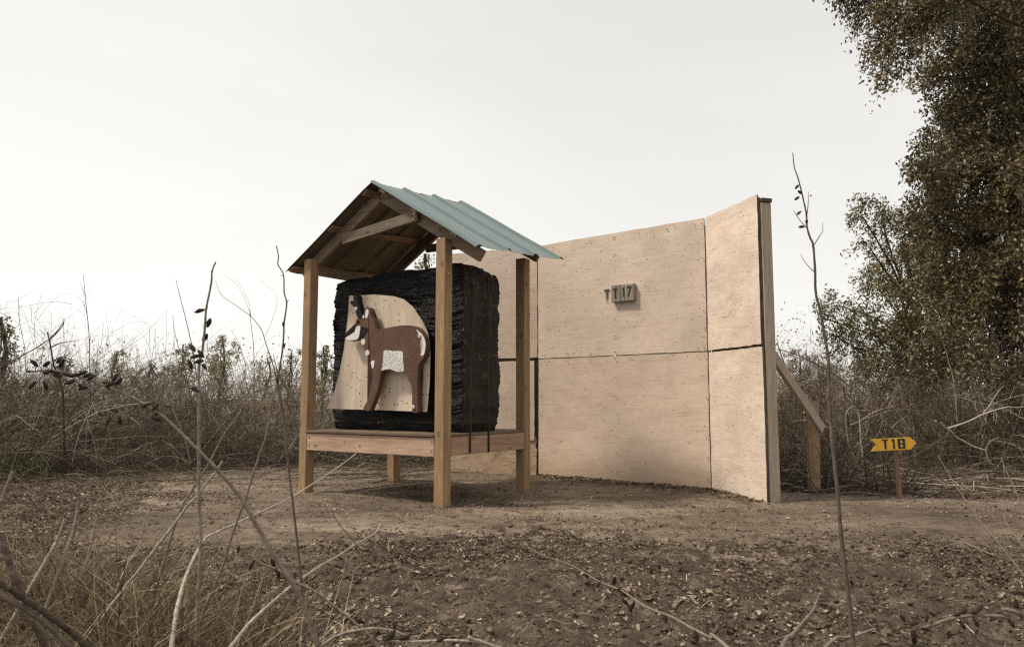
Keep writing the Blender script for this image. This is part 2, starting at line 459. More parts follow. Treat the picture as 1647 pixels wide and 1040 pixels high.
# ------------------------------------------------------------------ timber pieces
def board_bm(bm, x0, x1, y0, y1, z0, z1, bev=0.003, jit=0.0, seg=1):
    c = Vector(((x0 + x1) / 2, (y0 + y1) / 2, (z0 + z1) / 2))
    r = bmesh.ops.create_cube(bm, size=1.0)
    vs = r['verts']
    for v in vs:
        v.co = Vector((v.co.x * (x1 - x0), v.co.y * (y1 - y0), v.co.z * (z1 - z0))) + c
        if jit: v.co += Vector([random.uniform(-jit, jit) for _ in range(3)])
    if bev:
        es = list({e for v in vs for e in v.link_edges})
        bmesh.ops.bevel(bm, geom=es, offset=bev, segments=seg, affect='EDGES', profile=0.5)
def board(name, ext, m, parent, bev=0.003, jit=0.001, M=None):
    bm = bmesh.new(); board_bm(bm, *ext, bev=bev, jit=jit)
    if M is not None: bmesh.ops.transform(bm, matrix=M, verts=bm.verts)
    return obj_bm(name, bm, m, parent)

def bar(name, a, b, w, t, m, parent, up=Vector((0, 0, 1)), bev=0.003):
    """a straight board from a to b, w deep along 'up', t thick; vertices in local space, object turned so grain follows x"""
    a = Vector(a); b = Vector(b); d = (b - a); L_ = d.length; d.normalize()
    side = d.cross(up).normalized(); u = side.cross(d)
    bm = bmesh.new(); board_bm(bm, 0, L_, -t / 2, t / 2, -w / 2, w / 2, bev=bev, jit=0.0008)
    o = obj_bm(name, bm, m, parent)
    R = Matrix((d, -side, u)).transposed().to_4x4()
    if R.to_3x3().determinant() < 0: R = Matrix((d, side, u)).transposed().to_4x4()
    o.matrix_local = Matrix.Translation(a) @ R
    return o

# ------------------------------------------------------------------ the shelter
SH_O = Vector((-0.5095, 5.7606, 0)); SH_YAW = -0.6043
SX = Vector((math.cos(SH_YAW), math.sin(SH_YAW), 0)); SY = Vector((-math.sin(SH_YAW), math.cos(SH_YAW), 0))
def on_y(px, py, y):                     # where the line of sight meets the plane y = const of the shelter
    d = ray(px, py); t = (y + (SH_O - EYE).dot(SY)) / d.dot(SY)
    l = EYE + d * t - SH_O
    return Vector((l.dot(SX), y, l.z))
def on_x(px, py, x):
    d = ray(px, py); t = (x + (SH_O - EYE).dot(SX)) / d.dot(SX)
    l = EYE + d * t - SH_O
    return Vector((x, l.dot(SY), l.z))

shed = empty('target_shelter', SH_O, SH_YAW)
tag(shed, 'open timber shelter on four posts with green ribbed metal gable roof', 'shelter')
PW = 0.092
for (x0, y0, top) in ((-PW, 0, 2.022), (-1.52 - PW, 0, 2.02), (-1.52 - PW, 1.086, 2.03), (-PW, 1.086, 2.03)):
    board('post', (x0, x0 + PW, y0, y0 + PW, -0.35, top), POST, shed, bev=0.005, jit=0.002)
# roof planes: ridge at x=-0.79; rises a little to the rear
RX = -0.76
def roof_z(x, y): return 2.572 - abs(x - RX) * (0.622 if x < RX else 0.598) + 0.068 * y
def rafter(y0, y1, sgn, name='rafter', m=RAFT, tail=1.055):
    bm = bmesh.new()
    xa = RX + sgn * 0.004; xb = RX + sgn * tail
    pts = []
    for (x, dz) in ((xa, -0.036), (xb, -0.036), (xb - sgn * 0.055, -0.145), (xa, -0.150)):
        pts.append((x, dz))
    vs = []
    for y in (y0, y1):
        for i, (x, dz) in enumerate(pts):
            z = roof_z(x, (y0 + y1) / 2) + dz
            vs.append(bm.verts.new((x, y, z)))
    for f in ((0, 1, 2, 3), (7, 6, 5, 4), (0, 4, 5, 1), (1, 5, 6, 2), (2, 6, 7, 3), (3, 7, 4, 0)):
        bm.faces.new([vs[i] for i in f])
    bmesh.ops.bevel(bm, geom=list(bm.edges), offset=0.002, segments=1, affect='EDGES')
    return obj_bm(name, bm, m, shed)
for (y0, y1) in ((0.062, 0.100), (1.09, 1.128)):
    rafter(y0, y1, 1, tail=1.08 if y0 < 1 else 0.92); rafter(y0, y1, -1, tail=0.97)
# collar ties, front (outside of the rafters) and rear
bar('collar_tie', (-1.165, 0.042, 2.150), (-0.312, 0.042, 2.242), 0.086, 0.038, RAFT, shed)
bar('collar_tie', (-1.12, 1.07, 2.235), (-0.30, 1.07, 2.215), 0.075, 0.036, RAFT, shed)
# purlins, laid flat across the rafters under the sheets
for sgn in (-1, 1):
    for d in ((0.035, 0.44, 0.93) if sgn < 0 else (0.075, 0.42, 0.82)):
        xc = RX + sgn * (d + 0.045)
        bm = bmesh.new(); board_bm(bm, -0.034, 0.034, -0.038, 1.21, -0.0095, 0.0095, bev=0.0015, jit=0.001)
        o = obj_bm('purlin', bm, PURL, shed)
        ang = math.atan(0.622 if sgn < 0 else 0.598)
        zc = roof_z(xc, 0) - 0.023
        o.matrix_local = Matrix.Translation((xc, 0, zc)) @ Matrix.Rotation(math.atan(0.068), 4, 'X') @ Matrix.Rotation(sgn * ang, 4, 'Y')
# eave beams between the front and rear posts
board('eave_beam', (-1.575, -1.537, PW + 0.002, 1.084, 1.885, 1.972), PURL, shed)
# ribbed sheets
def sheet_mat(name, col, under=False):
    m, nt, N, L, b = new_mat(name)
    v = obj_coords(nt, False)
    n = noise(nt, mapping(nt, v, (2, 8, 2)).outputs[0], 2.0, 5, 0.6)
    r = ramp(nt, [(0.3, tuple(c * 0.86 for c in col)), (0.7, tuple(c * 1.08 for c in col))])
    L.new(n.outputs['Fac'], r.inputs['Fac'])
    sp = noise(nt, v, 55, 3, 0.7)
    sr = ramp(nt, [(0.68, (0, 0, 0)), (0.73, (1, 1, 1))]); L.new(sp.outputs['Fac'], sr.inputs['Fac'])
    col2 = mixc(nt, sr.outputs[0], r.outputs[0], (0.10, 0.075, 0.05))
    L.new(col2, b.inputs['Base Color'])
    b.inputs['Roughness'].default_value = 0.6 if under else 0.30
    b.inputs['Metallic'].default_value = 0.0 if under else 0.3
    return m
GREEN = sheet_mat('green_sheet', (0.15, 0.205, 0.195)); UNDER = sheet_mat('sheet_backing', (0.13, 0.095, 0.062), True)
def rib_profile(y):
    p = 0.39; c = [0.0, p, 2 * p, 3 * p]
    z = 0.0
    for k in c:
        d = abs(y + 0.01 - 0.022 - k) if k == 0 else abs(y - 0.0 - k)
        if d < 0.046: z = max(z, 0.022 if d < 0.014 else 0.022 * (0.046 - d) / 0.032)
        elif 0.13 < (y - k) < 0.145 or 0.205 < (y - k) < 0.22: z = max(z, 0.004)
    return z
def roof_sheet(sgn, x_e):
    ysamp = sorted(set([round(v, 4) for k in range(4) for v in (0.39 * k - 0.046, 0.39 * k - 0.014, 0.39 * k + 0.014, 0.39 * k + 0.046, 0.39 * k + 0.125, 0.39 * k + 0.137, 0.39 * k + 0.15, 0.39 * k + 0.2, 0.39 * k + 0.212, 0.39 * k + 0.225)] + [-0.036, 1.23]))
    ysamp = [y for y in ysamp if -0.036 <= y <= 1.23]
    n = 14
    V = []; 
    for li, dz in enumerate((0.0, -0.0022)):
        for i in range(n + 1):
            t = i / n
            x = RX + sgn * 0.002 + (x_e - RX) * t
            for j, y in enumerate(ysamp):
                yy = y - 0.020
                wob = 0.002 * math.sin(y * 9 + i * 0.7 + sgn) * (0.3 + t)
                e = 0.0
                if i == 0: e = -0.012 * random.random() * sgn
                if i == n: e = 0.006 * math.sin(y * 23) * sgn
                V.append((x + e, yy + 0.0, roof_z(x, yy) + rib_profile(y) * 1.0 - 0.008 + dz + wob + (0.010 if sgn > 0 else 0.0) * (1 - t)))
    w = len(ysamp); tot = (n + 1) * w
    Fc = []; mi = []
    for i in range(n):
        for j in range(w - 1):
            a = i * w + j
            Fc.append((a, a + 1, a + w + 1, a + w)); mi.append(0)
            Fc.append((tot + a, tot + a + w, tot + a + w + 1, tot + a + 1)); mi.append(1)
    for j in range(w - 1):
        for i0 in (0, n):
            a = i0 * w + j; Fc.append((a, a + 1, tot + a + 1, tot + a)); mi.append(1)
    for i in range(n):
        for j0 in (0, w - 1):
            a = i * w + j0; Fc.append((a, a + w, tot + a + w, tot + a)); mi.append(1)
    me = bpy.data.meshes.new('roof_sheet'); me.from_pydata(V, [], Fc)
    me.polygons.foreach_set('material_index', mi)
    o = link('roof_sheet', me, [GREEN, UNDER], shed)
    # screws
    bm = bmesh.new()
    for d in (0.08, 0.46, 0.86):
        for k in range(4):
            for off in (-0.055, 0.06):
                x = RX + sgn * (d + random.uniform(-0.01, 0.01)); y = 0.39 * k + off
                if not (0 < y < 1.12): continue
                bmesh.ops.create_cone(bm, cap_ends=True, segments=6, radius1=0.008, radius2=0.004, depth=0.007,
                    matrix=Matrix.Translation((x, y, roof_z(x, y) - 0.003)) @ Matrix.Rotation(sgn * 0.55, 4, 'Y'))
    s = obj_bm('screws', bm, SCREW, o); tag(s, kind='stuff')
SCREW = simple('rusty_screw', (0.16, 0.11, 0.08), 0.6, 90, 0.4, 0)
roof_sheet(1, 0.335); roof_sheet(-1, -1.80)
# bench under the bale
board('deck_sheet', (-1.60, 0.0, -0.012, 1.17, 0.512, 0.534), PLYEDGE, shed, bev=0.002, jit=0.002).location.z = 0
# cut the deck around the posts is not needed: it stops against their inner faces
bpy.data.objects['deck_sheet'].data.clear_geometry()
bm = bmesh.new()
board_bm(bm, -1.522, -PW - 0.002, -0.014, 1.17, 0.510, 0.530, 0.002)
board_bm(bm, -PW - 0.001, 0.0, PW + 0.002, 1.084, 0.511, 0.529, 0.002)
me = bpy.data.objects['deck_sheet'].data; bm.to_mesh(me); bm.free()
board('front_board', (-1.518, -PW - 0.003, 0.001, 0.039, 0.361, 0.503), FRESH, shed)
board('rear_board', (-1.518, -PW - 0.003, 1.13, 1.168, 0.361, 0.503), FRESH, shed)
board('side_board', (-0.040, -0.002, PW + 0.003, 1.083, 0.368, 0.508), FRESHY, shed)
board('side_board', (-1.60, -1.562, PW + 0.003, 1.083, 0.368, 0.508), FRESHY, shed)
# nails sticking out of two posts
NAIL = simple('nail_steel', (0.35, 0.33, 0.30), 0.45, 80, 0.3, 0, spec=0.5, metal=0.7)
def nail(p, d, ln=0.05, r=0.003, parent=shed):
    bm = bmesh.new(); d = Vector(d).normalized()
    q = d.to_track_quat('Z', 'Y').to_matrix().to_4x4()
    bmesh.ops.create_cone(bm, cap_ends=True, segments=8, radius1=r, radius2=r, depth=ln, matrix=Matrix.Translation(Vector(p) + d * ln / 2) @ q)
    bmesh.ops.create_cone(bm, cap_ends=True, segments=8, radius1=r * 2.4, radius2=r * 2.2, depth=0.003, matrix=Matrix.Translation(Vector(p) + d * ln) @ q)
    return obj_bm('nail', bm, NAIL, parent)
nail((-0.03, 0.04, 1.735), (0.9, -0.5, 0.15), 0.07)
nail((-1.60, 0.05, 1.66), (-1, 0, 0.1), 0.035)
for (x, y, z) in ((-0.342, 0.023, 2.257), (-0.35, 0.023, 2.217), (-0.63, 0.023, 2.21)):
    nail((x, y, z), (0, -1, 0), 0.002, 0.004)
for (x, z) in ((-1.49, 0.47), (-1.49, 0.40), (-0.12, 0.48), (-0.12, 0.41), (-1.06, 0.45), (-0.88, 0.42)):
    nail((x, 0.0, z), (0, -1, 0), 0.0015, 0.0045)

# ------------------------------------------------------------------ the wrapped bale
bale = empty('wrapped_bale', SH_O + SX * (-0.78) + SY * 0.52 + Vector((0, 0, 0.53)), SH_YAW)
tag(bale, 'large bale wrapped in wrinkled black plastic film on the shelter bench', 'bale')
BX0, BX1, BY0, BY1, BZ0, BZ1 = -1.535, -0.03, 0.262, 0.80, 0.532, 1.875
bo = Vector((-0.78, 0.52, 0.53))
def bale_mesh():
    nz = 190
    per = []
    r = 0.035
    def seg(a, b, n): return [(a[0] + (b[0] - a[0]) * i / n, a[1] + (b[1] - a[1]) * i / n) for i in range(n)]
    def arc(cx, cy, a0, n=7): return [(cx + r * math.cos(a0 + math.pi / 2 * i / n), cy + r * math.sin(a0 + math.pi / 2 * i / n)) for i in range(n)]
    x0, x1, y0, y1 = BX0, BX1, BY0, BY1
    per += seg((x0 + r, y0), (x1 - r, y0), 130); per += arc(x1 - r, y0 + r, -math.pi / 2)
    per += seg((x1, y0 + r), (x1, y1 - r), 60); per += arc(x1 - r, y1 - r, 0)
    per += seg((x1 - r, y1), (x0 + r, y1), 60); per += arc(x0 + r, y1 - r, math.pi / 2)
    per += seg((x0, y1 - r), (x0, y0 + r), 50); per += arc(x0 + r, y0 + r, math.pi)
    P = np.array(per); n = len(P)
    d = np.roll(P, -1, 0) - np.roll(P, 1, 0); d /= np.linalg.norm(d, axis=1)[:, None]
    Nn = np.stack([d[:, 1], -d[:, 0]], 1)
    s = np.cumsum(np.linalg.norm(np.roll(P, -1, 0) - P, axis=1))
    zz = np.linspace(0, 1, nz)
    S, T = np.meshgrid(s, zz)
    H = BZ1 - BZ0
    Zh = T * H
    # horizontal drawn wrinkles, gently slanted
    slant = Zh + 0.05 * np.sin(S * 2.1) + 0.03 * np.sin(S * 5.0 + 1)
    wr = 1 - np.abs(2 * (vnoise(S * 2.3, slant * 34) ) - 1)
    wr2 = 1 - np.abs(2 * (vnoise(S * 5 + 30, slant * 70 + 11)) - 1)
    lumps = fbm(S * 2.0 + 3, Zh * 4 + 1, 3)
    steps = (vnoise(S * 0.4 + 9, Zh * 9.5) - 0.5)
    right = sstep(0.6, 0.95, Nn[:, 0])[None, :] * np.ones_like(T)
    left = sstep(0.6, 0.95, -Nn[:, 0])[None, :] * np.ones_like(T)
    off = (wr * 0.018 + wr2 * 0.011) * (1 - 0.8 * right) + lumps * 0.03 + steps * (0.03 + 0.03 * left)
    vert = 1 - np.abs(2 * vnoise(S * 11 + 5, Zh * 1.2) - 1)
    off = off + right * (vert * 0.014 + (1 - np.abs(2 * vnoise(S * 9 + Zh * 9, Zh * 6 - S * 6) - 1)) * 0.006)
    # narrower toward the top, tucked in at the bottom
    top = np.clip((T - 0.90) / 0.10, 0, 1); bot = np.clip((0.05 - T) / 0.05, 0, 1)
    off = off - 0.055 * (1 - np.sqrt(np.clip(1 - top ** 2, 0, 1))) - 0.05 * bot - 0.030
    X = P[None, :, 0] + Nn[None, :, 0] * off; Y = P[None, :, 1] + Nn[None, :, 1] * off
    X = X + (left * 0.035 + 0.0) * T
    # crest of the top is uneven: lower at the left, sagging at right rear
    crest = 1.0 - 0.030 * sstep(-0.9, -1.45, X) - 0.03 * sstep(0.45, 0.8, Y) + fbm(X * 3 + 4, Y * 3, 3) * 0.05
    Z = BZ0 + H * T * (1 + (crest - 1) * T ** 2)
    V = np.stack([X, Y, Z], -1).reshape(-1, 3)
    idx = np.arange(nz * n).reshape(nz, n)
    idn = np.roll(idx, -1, 1)
    F = np.stack([idx[:-1], idn[:-1], idn[1:], idx[1:]], -1).reshape(-1, 4)
    mi = np.repeat(((Nn[:, 0] > 0.55))[None, :], nz - 1, 0).ravel().astype(int)
    # top: shrinking rings
    c = V[idx[-1]].mean(0); rings = [idx[-1]]; Vl = [V]; base = len(V)
    last = V[idx[-1]]; Fl = [F]
    for k in range(1, 9):
        f = 1 - k / 8.0
        R = c + (last - c) * max(f, 0.002)
        R[:, 2] = last[:, 2] * f + (c[2]) * (1 - f) + 0.02 * math.sqrt(1 - f * f) + fbm(R[:, 0] * 7, R[:, 1] * 7, 3) * 0.05 * (1 - f ** 6)
        Vl.append(R); ri = np.arange(base, base + n); base += n
        pr = rings[-1]
        Fl.append(np.stack([pr, np.roll(pr, -1), np.roll(ri, -1), ri], -1)); rings.append(ri)
        mi = np.concatenate([mi, np.zeros(n, int)])
    V = np.concatenate(Vl) - np.array(bo)[None]
    return mesh_np('film_wrap', V, np.concatenate(Fl), 4, smooth=True, mat_idx=mi)
def film(name, col, rough, streak):
    m, nt, N, L, b = new_mat(name)
    v = obj_coords(nt, False)
    a = noise(nt, mapping(nt, v, streak).outputs[0], 1.0, 6, 0.7, 1.5)
    w = noise(nt, mapping(nt, v, tuple(x * 3 for x in streak)).outputs[0], 1.0, 3, 0.6)
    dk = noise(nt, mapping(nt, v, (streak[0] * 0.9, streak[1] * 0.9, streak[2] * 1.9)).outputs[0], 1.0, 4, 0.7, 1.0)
    b.inputs['Roughness'].default_value = rough; b.inputs['Specular IOR Level'].default_value = 0.28
    r = ramp(nt, [(0.35, tuple(x * 0.5 for x in col)), (0.7, tuple(x * 1.6 for x in col))]); L.new(a.outputs['Fac'], r.inputs['Fac'])
    glint = ramp(nt, [(0.585, (0, 0, 0)), (0.66, (1, 1, 1))]); L.new(dk.outputs['Fac'], glint.inputs['Fac'])  # pale streaks painted into the film colour as glints on its wrinkles
    dm = N.new('ShaderNodeMath'); dm.operation = 'MULTIPLY'; dm.inputs[1].default_value = 0.33; L.new(glint.outputs[0], dm.inputs[0])
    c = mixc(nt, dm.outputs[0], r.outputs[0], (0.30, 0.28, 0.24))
    L.new(c, b.inputs['Base Color'])
    n1 = bump(nt, a.outputs['Fac'], 1.0, 0.05, b); bump(nt, w.outputs['Fac'], 0.9, 0.012, b, n1)
    return m
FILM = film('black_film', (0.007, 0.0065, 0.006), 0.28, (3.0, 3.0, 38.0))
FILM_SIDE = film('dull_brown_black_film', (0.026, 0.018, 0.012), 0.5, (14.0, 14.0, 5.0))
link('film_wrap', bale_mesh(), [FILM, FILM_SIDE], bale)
STRAP = simple('black_strap', (0.02, 0.015, 0.012), 0.55, 60, 0.3, 0.2)
def ribbon(name, pts, w, t, wdir, m, parent, org=Vector((0, 0, 0))):
    bm = bmesh.new(); rows = []
    for i, p in enumerate(pts):
        p = Vector(p) - org
        d = (Vector(pts[min(i + 1, len(pts) - 1)]) - Vector(pts[max(i - 1, 0)])).normalized()
        wd = Vector(wdir).normalized(); nn = d.cross(wd).normalized()
        rows.append([bm.verts.new(p + wd * (w / 2) * sx + nn * (t / 2) * sz) for sx, sz in ((-1, -1), (1, -1), (1, 1), (-1, 1))])
    for a, b in zip(rows, rows[1:]):
        for k in range(4): bm.faces.new((a[k], a[(k + 1) % 4], b[(k + 1) % 4], b[k]))
    bm.faces.new(rows[0]); bm.faces.new(rows[-1])
    return obj_bm(name, bm, m, parent, True)
for (pa, pb) in (((768, 440), (757, 728)), ((793, 440), (787, 727))):
    b_ = on_x(*pb, 0.012); a_ = on_x(*pa, 0.012)
    pts = [(-0.3, a_.y, 1.895), (-0.1, a_.y, 1.875), (-0.045, a_.y, 1.80)]
    for k in range(1, 9):
        t = k / 8; pts.append((-0.022 + 0.028 * t + 0.008 * math.sin(k), a_.y + (b_.y - a_.y) * t, 1.75 + (0.56 - 1.75) * t))
    pts += [(0.009, b_.y, 0.52), (0.007, b_.y, b_.z)]
    ribbon('strap', pts, 0.018, 0.002, (0, 1, 0), STRAP, bale, bo)

# ------------------------------------------------------------------ cardboard sheet behind the deer
CARD = None
def card_mat():
    m, nt, N, L, b = new_mat('tan_card')
    v = obj_coords(nt, False)
    n = noise(nt, mapping(nt, v, (14, 4, 1.5)).outputs[0], 1.0, 5, 0.6)
    r = ramp(nt, [(0.3, (0.52, 0.415, 0.315)), (0.7, (0.68, 0.56, 0.44))]); L.new(n.outputs['Fac'], r.inputs['Fac'])
    vo = N.new('ShaderNodeTexVoronoi'); vo.voronoi_dimensions = '2D'; vo.inputs['Scale'].default_value = 21
    L.new(mapping(nt, v, (1, 1, 1), rot=(math.pi / 2, 0.5, 0.0)).outputs[0], vo.inputs['Vector'])
    hr = ramp(nt, [(0.10, (1, 1, 1)), (0.15, (0, 0, 0))]); L.new(vo.outputs['Distance'], hr.inputs['Fac'])
    sp = N.new('ShaderNodeSeparateColor'); L.new(vo.outputs['Color'], sp.inputs[0])
    lt = N.new('ShaderNodeMath'); lt.operation = 'LESS_THAN'; lt.inputs[1].default_value = 0.55; L.new(sp.outputs[0], lt.inputs[0])
    mm0 = N.new('ShaderNodeMath'); mm0.operation = 'MULTIPLY'; L.new(hr.outputs[0], mm0.inputs[0]); L.new(lt.outputs[0], mm0.inputs[1])
    cl = noise(nt, v, 3.4, 2, 0.5); cr_ = ramp(nt, [(0.47, (0, 0, 0)), (0.50, (1, 1, 1))]); L.new(cl.outputs['Fac'], cr_.inputs['Fac'])
    mm = N.new('ShaderNodeMath'); mm.operation = 'MULTIPLY'; L.new(mm0.outputs[0], mm.inputs[0]); L.new(cr_.outputs[0], mm.inputs[1])
    c = mixc(nt, mm.outputs[0], r.outputs[0], (0.05, 0.035, 0.02))
    L.new(c, b.inputs['Base Color']); b.inputs['Roughness'].default_value = 0.7
    bump(nt, n.outputs['Fac'], 0.2, 0.003, b)
    return m
def crv(pts, t):
    P = [Vector(p) for p in pts]; n = len(P) - 1
    L_ = [0]
    for a, b in zip(P, P[1:]): L_.append(L_[-1] + (b - a).length)
    u = t * L_[-1]
    for i in range(n):
        if u <= L_[i + 1] or i == n - 1:
            k = (u - L_[i]) / max(1e-9, L_[i + 1] - L_[i]); return P[i].lerp(P[i + 1], k)
def px2(l): return [Vector((on_y(x, y, 0.2).x, on_y(x, y, 0.2).z)) for x, y in l]
eL = px2([(557, 475), (556.5, 505), (552, 560), (546, 600), (539, 630), (528, 657)])
eR = px2([(686, 518), (692, 535), (694, 560), (693, 610), (690, 662)])
eT = px2([(557, 475), (600, 473), (632, 476), (650, 481), (668, 495), (686, 518)])
eB = px2([(528, 657), (600, 659), (690, 662)])
NU, NV = 48, 34
V = []
for lay in (0, 1):
    for j in range(NV + 1):
        v = j / NV
        for i in range(NU + 1):
            u = i / NU
            p = crv(eL, v) * (1 - u) + crv(eR, v) * u + crv(eT, u) * (1 - v) + crv(eB, u) * v - (eT[0] * (1 - u) * (1 - v) + eT[-1] * u * (1 - v) + eB[0] * (1 - u) * v + eB[-1] * u * v)
            k = 2 * u - 1
            fold = 0.010 * abs(((u * 5 + 0.3 * v) % 1) - 0.5)
            y = 0.228 - 0.055 * max(0, k) ** 2 * (0.5 + 0.5 * v) - 0.05 * max(0, -k) ** 2 * v - 0.05 * (1 - v) ** 3 * u + fold + 0.005 * lay
            V.append((p.x, y, p.y))
Fc = []; w = NU + 1; tot = w * (NV + 1)
for j in range(NV):
    for i in range(NU):
        a = j * w + i; Fc.append((a, a + 1, a + w + 1, a + w)); Fc.append((tot + a, tot + a + w, tot + a + w + 1, tot + a + 1))
for i in range(NU):
    for j0 in (0, NV): a = j0 * w + i; Fc.append((a, a + 1, tot + a + 1, tot + a))
for j in range(NV):
    for i0 in (0, NU): a = j * w + i0; Fc.append((a, a + w, tot + a + w, tot + a))
co = Vector((-0.85, 0.22, 1.0))
V = [(a - co.x, b - co.y, c - co.z) for a, b, c in V]
me = bpy.data.meshes.new('backing_sheet'); me.from_pydata(V, [], Fc)
card = link('backing_sheet', me, card_mat())
card.location = SH_O + SX * co.x + SY * co.y + Vector((0, 0, co.z)); card.rotation_euler = (0, 0, SH_YAW)
tag(card, 'curved tan card sheet full of arrow holes fixed to the black bale', 'backing sheet')

# ------------------------------------------------------------------ the pronghorn target
def foam(name, col, speck=0.5, dark=(0.03, 0.018, 0.012), sc=90, holes=0.0):
    m, nt, N, L, b = new_mat(name)
    v = obj_coords(nt, False)
    vo = N.new('ShaderNodeTexVoronoi'); vo.inputs['Scale'].default_value = sc; L.new(v, vo.inputs['Vector'])
    n = noise(nt, v, 6, 5, 0.65)
    r = ramp(nt, [(0.3, tuple(c * 0.75 for c in col)), (0.7, tuple(min(1, c * 1.15) for c in col))]); L.new(n.outputs['Fac'], r.inputs['Fac'])
    n2 = noise(nt, v, sc * 1.1, 3, 0.7)
    sr = ramp(nt, [(0.30, (speck,) * 3), (0.46, (0, 0, 0))]); L.new(n2.outputs['Fac'], sr.inputs['Fac'])
    c = mixc(nt, sr.outputs[0], r.outputs[0], dark)
    if holes:
        vh = N.new('ShaderNodeTexVoronoi'); vh.voronoi_dimensions = '2D'; vh.inputs['Scale'].default_value = 60; L.new(mapping(nt, v, (1, 1, 1), rot=(math.pi / 2, 0, 0)).outputs[0], vh.inputs['Vector'])
        hr = ramp(nt, [(0.16, (1, 1, 1)), (0.26, (0, 0, 0))]); L.new(vh.outputs['Distance'], hr.inputs['Fac'])
        sp = N.new('ShaderNodeSeparateColor'); L.new(vh.outputs['Color'], sp.inputs[0])
        lt = N.new('ShaderNodeMath'); lt.operation = 'LESS_THAN'; lt.inputs[1].default_value = holes; L.new(sp.outputs[0], lt.inputs[0])
        mm = N.new('ShaderNodeMath'); mm.operation = 'MULTIPLY'; L.new(hr.outputs[0], mm.inputs[0]); L.new(lt.outputs[0], mm.inputs[1])
        c = mixc(nt, mm.outputs[0], c, dark)
    L.new(c, b.inputs['Base Color']); b.inputs['Roughness'].default_value = 0.9; b.inputs['Specular IOR Level'].default_value = 0.15
    bump(nt, vo.outputs['Distance'], 0.5, 0.004, b)
    return m
BROWN = foam('brown_foam', (0.135, 0.080, 0.058), 0.85, (0.05, 0.026, 0.018))
BLACKF = foam('black_foam', (0.02, 0.018, 0.017), 0.2)
WHITEF = foam('white_foam', (0.72, 0.70, 0.66), 0.45, (0.2, 0.17, 0.14))
WHITEH = foam('white_foam_holes', (0.70, 0.68, 0.64), 0.5, (0.04, 0.03, 0.025), 90, 0.8)
deer_o = Vector((-0.80, 0.16, 1.15))
deer = empty('deer_target', SH_O + SX * deer_o.x + SY * deer_o.y + Vector((0, 0, deer_o.z)), SH_YAW)
tag(deer, 'flat brown foam pronghorn archery target with white belly patch and black horn', 'archery target')
ZS = 832 / 240.0
def zpt(p): return (500 + p[0] / ZS, 400 + p[1] / ZS)
def smooth_poly(pts, n=4, tension=0.5):
    out = []; N_ = len(pts)
    for i in range(N_):
        p0, p1, p2, p3 = [Vector(pts[(i + k - 1) % N_]) for k in range(4)]
        for j in range(n):
            t = j / n
            out.append(0.5 * ((2 * p1) + (-p0 + p2) * t + (2 * p0 - 5 * p1 + 4 * p2 - p3) * t * t + (-p0 + 3 * p1 - 3 * p2 + p3) * t ** 3))
    return out
def slab(name, zpts, y_front, y_back, m, parent, smooth=3, org=deer_o, conv=True):
    P = [zpt(p) for p in zpts] if conv else zpts
    L_ = [on_y(x, y, y_front) for x, y in P]
    P2 = smooth_poly([(l.x, l.z) for l in L_], smooth) if smooth > 1 else [Vector((l.x, l.z)) for l in L_]
    bm = bmesh.new()
    bev = min(0.003, abs(y_back - y_front) * 0.3)
    fr = [bm.verts.new((p.x - org.x, y_front - org.y, p.y - org.z)) for p in P2]
    bk = [bm.verts.new((p.x - org.x, y_back - org.y, p.y - org.z)) for p in P2]
    f1 = bm.faces.new(fr); bm.faces.new(bk[::-1])
    n = len(fr)
    for i in range(n): bm.faces.new((fr[i], bk[i], bk[(i + 1) % n], fr[(i + 1) % n]))
    bmesh.ops.triangulate(bm, faces=[f for f in bm.faces if len(f.verts) > 4])
    return obj_bm(name, bm, m, parent)
YF, YB = 0.125, 0.178
slab('body', [(190, 492), (198, 466), (222, 442), (246, 418), (258, 390), (274, 376), (292, 378), (299, 372), (298, 345), (306, 330), (320, 326), (331, 340), (334, 376), (348, 392), (358, 425), (368, 448), (400, 445), (440, 438), (480, 430), (540, 426), (580, 434), (608, 452), (627, 478), (640, 515), (641, 555), (630, 600), (608, 632), (596, 655), (590, 690), (590, 760), (593, 830), (596, 906), (575, 912), (563, 906), (565, 840), (566, 780), (551, 740), (532, 705), (520, 686), (500, 684), (480, 684), (440, 671), (410, 674), (394, 680), (388, 705), (378, 760), (358, 825), (340, 870), (326, 900), (305, 900), (292, 892), (302, 868), (320, 835), (334, 780), (343, 720), (345, 685), (338, 655), (322, 610), (303, 565), (286, 535), (272, 507), (240, 511), (206, 512)], YF, YB, BROWN, deer, 3)
slab('horn', [(219, 296), (228, 290), (234, 300), (238, 296), (236, 262), (246, 256), (257, 262), (262, 300), (276, 340), (287, 372), (272, 386), (258, 378), (248, 345), (238, 320), (226, 312)], YF - 0.006, YB, BLACKF, deer, 3)
slab('snout', [(189, 490), (196, 468), (220, 444), (246, 420), (250, 432), (240, 458), (215, 476)], YF - 0.003, YF + 0.001, BLACKF, deer, 3)
slab('chin', [(193, 497), (218, 480), (243, 462), (252, 436), (264, 430), (275, 434), (272, 465), (262, 500), (236, 508), (206, 508)], YF - 0.0045, YF + 0.001, WHITEF, deer, 3)
slab('cheek', [(276, 432), (300, 438), (322, 446), (306, 470), (294, 492), (276, 500), (264, 500), (273, 466)], YF - 0.003, YF + 0.001, BLACKF, deer, 2)
slab('ear_lining', [(304, 384), (302, 360), (308, 340), (316, 336), (321, 350), (318, 370), (311, 386)], YF - 0.003, YF + 0.001, WHITEF, deer, 3)
slab('brow_patch', [(286, 372), (296, 370), (297, 384), (288, 386)], YF - 0.003, YF + 0.001, WHITEF, deer, 3)
slab('eye', [(252, 408), (262, 398), (270, 404), (264, 414), (254, 418)], YF - 0.004, YF + 0.001, BLACKF, deer, 3)
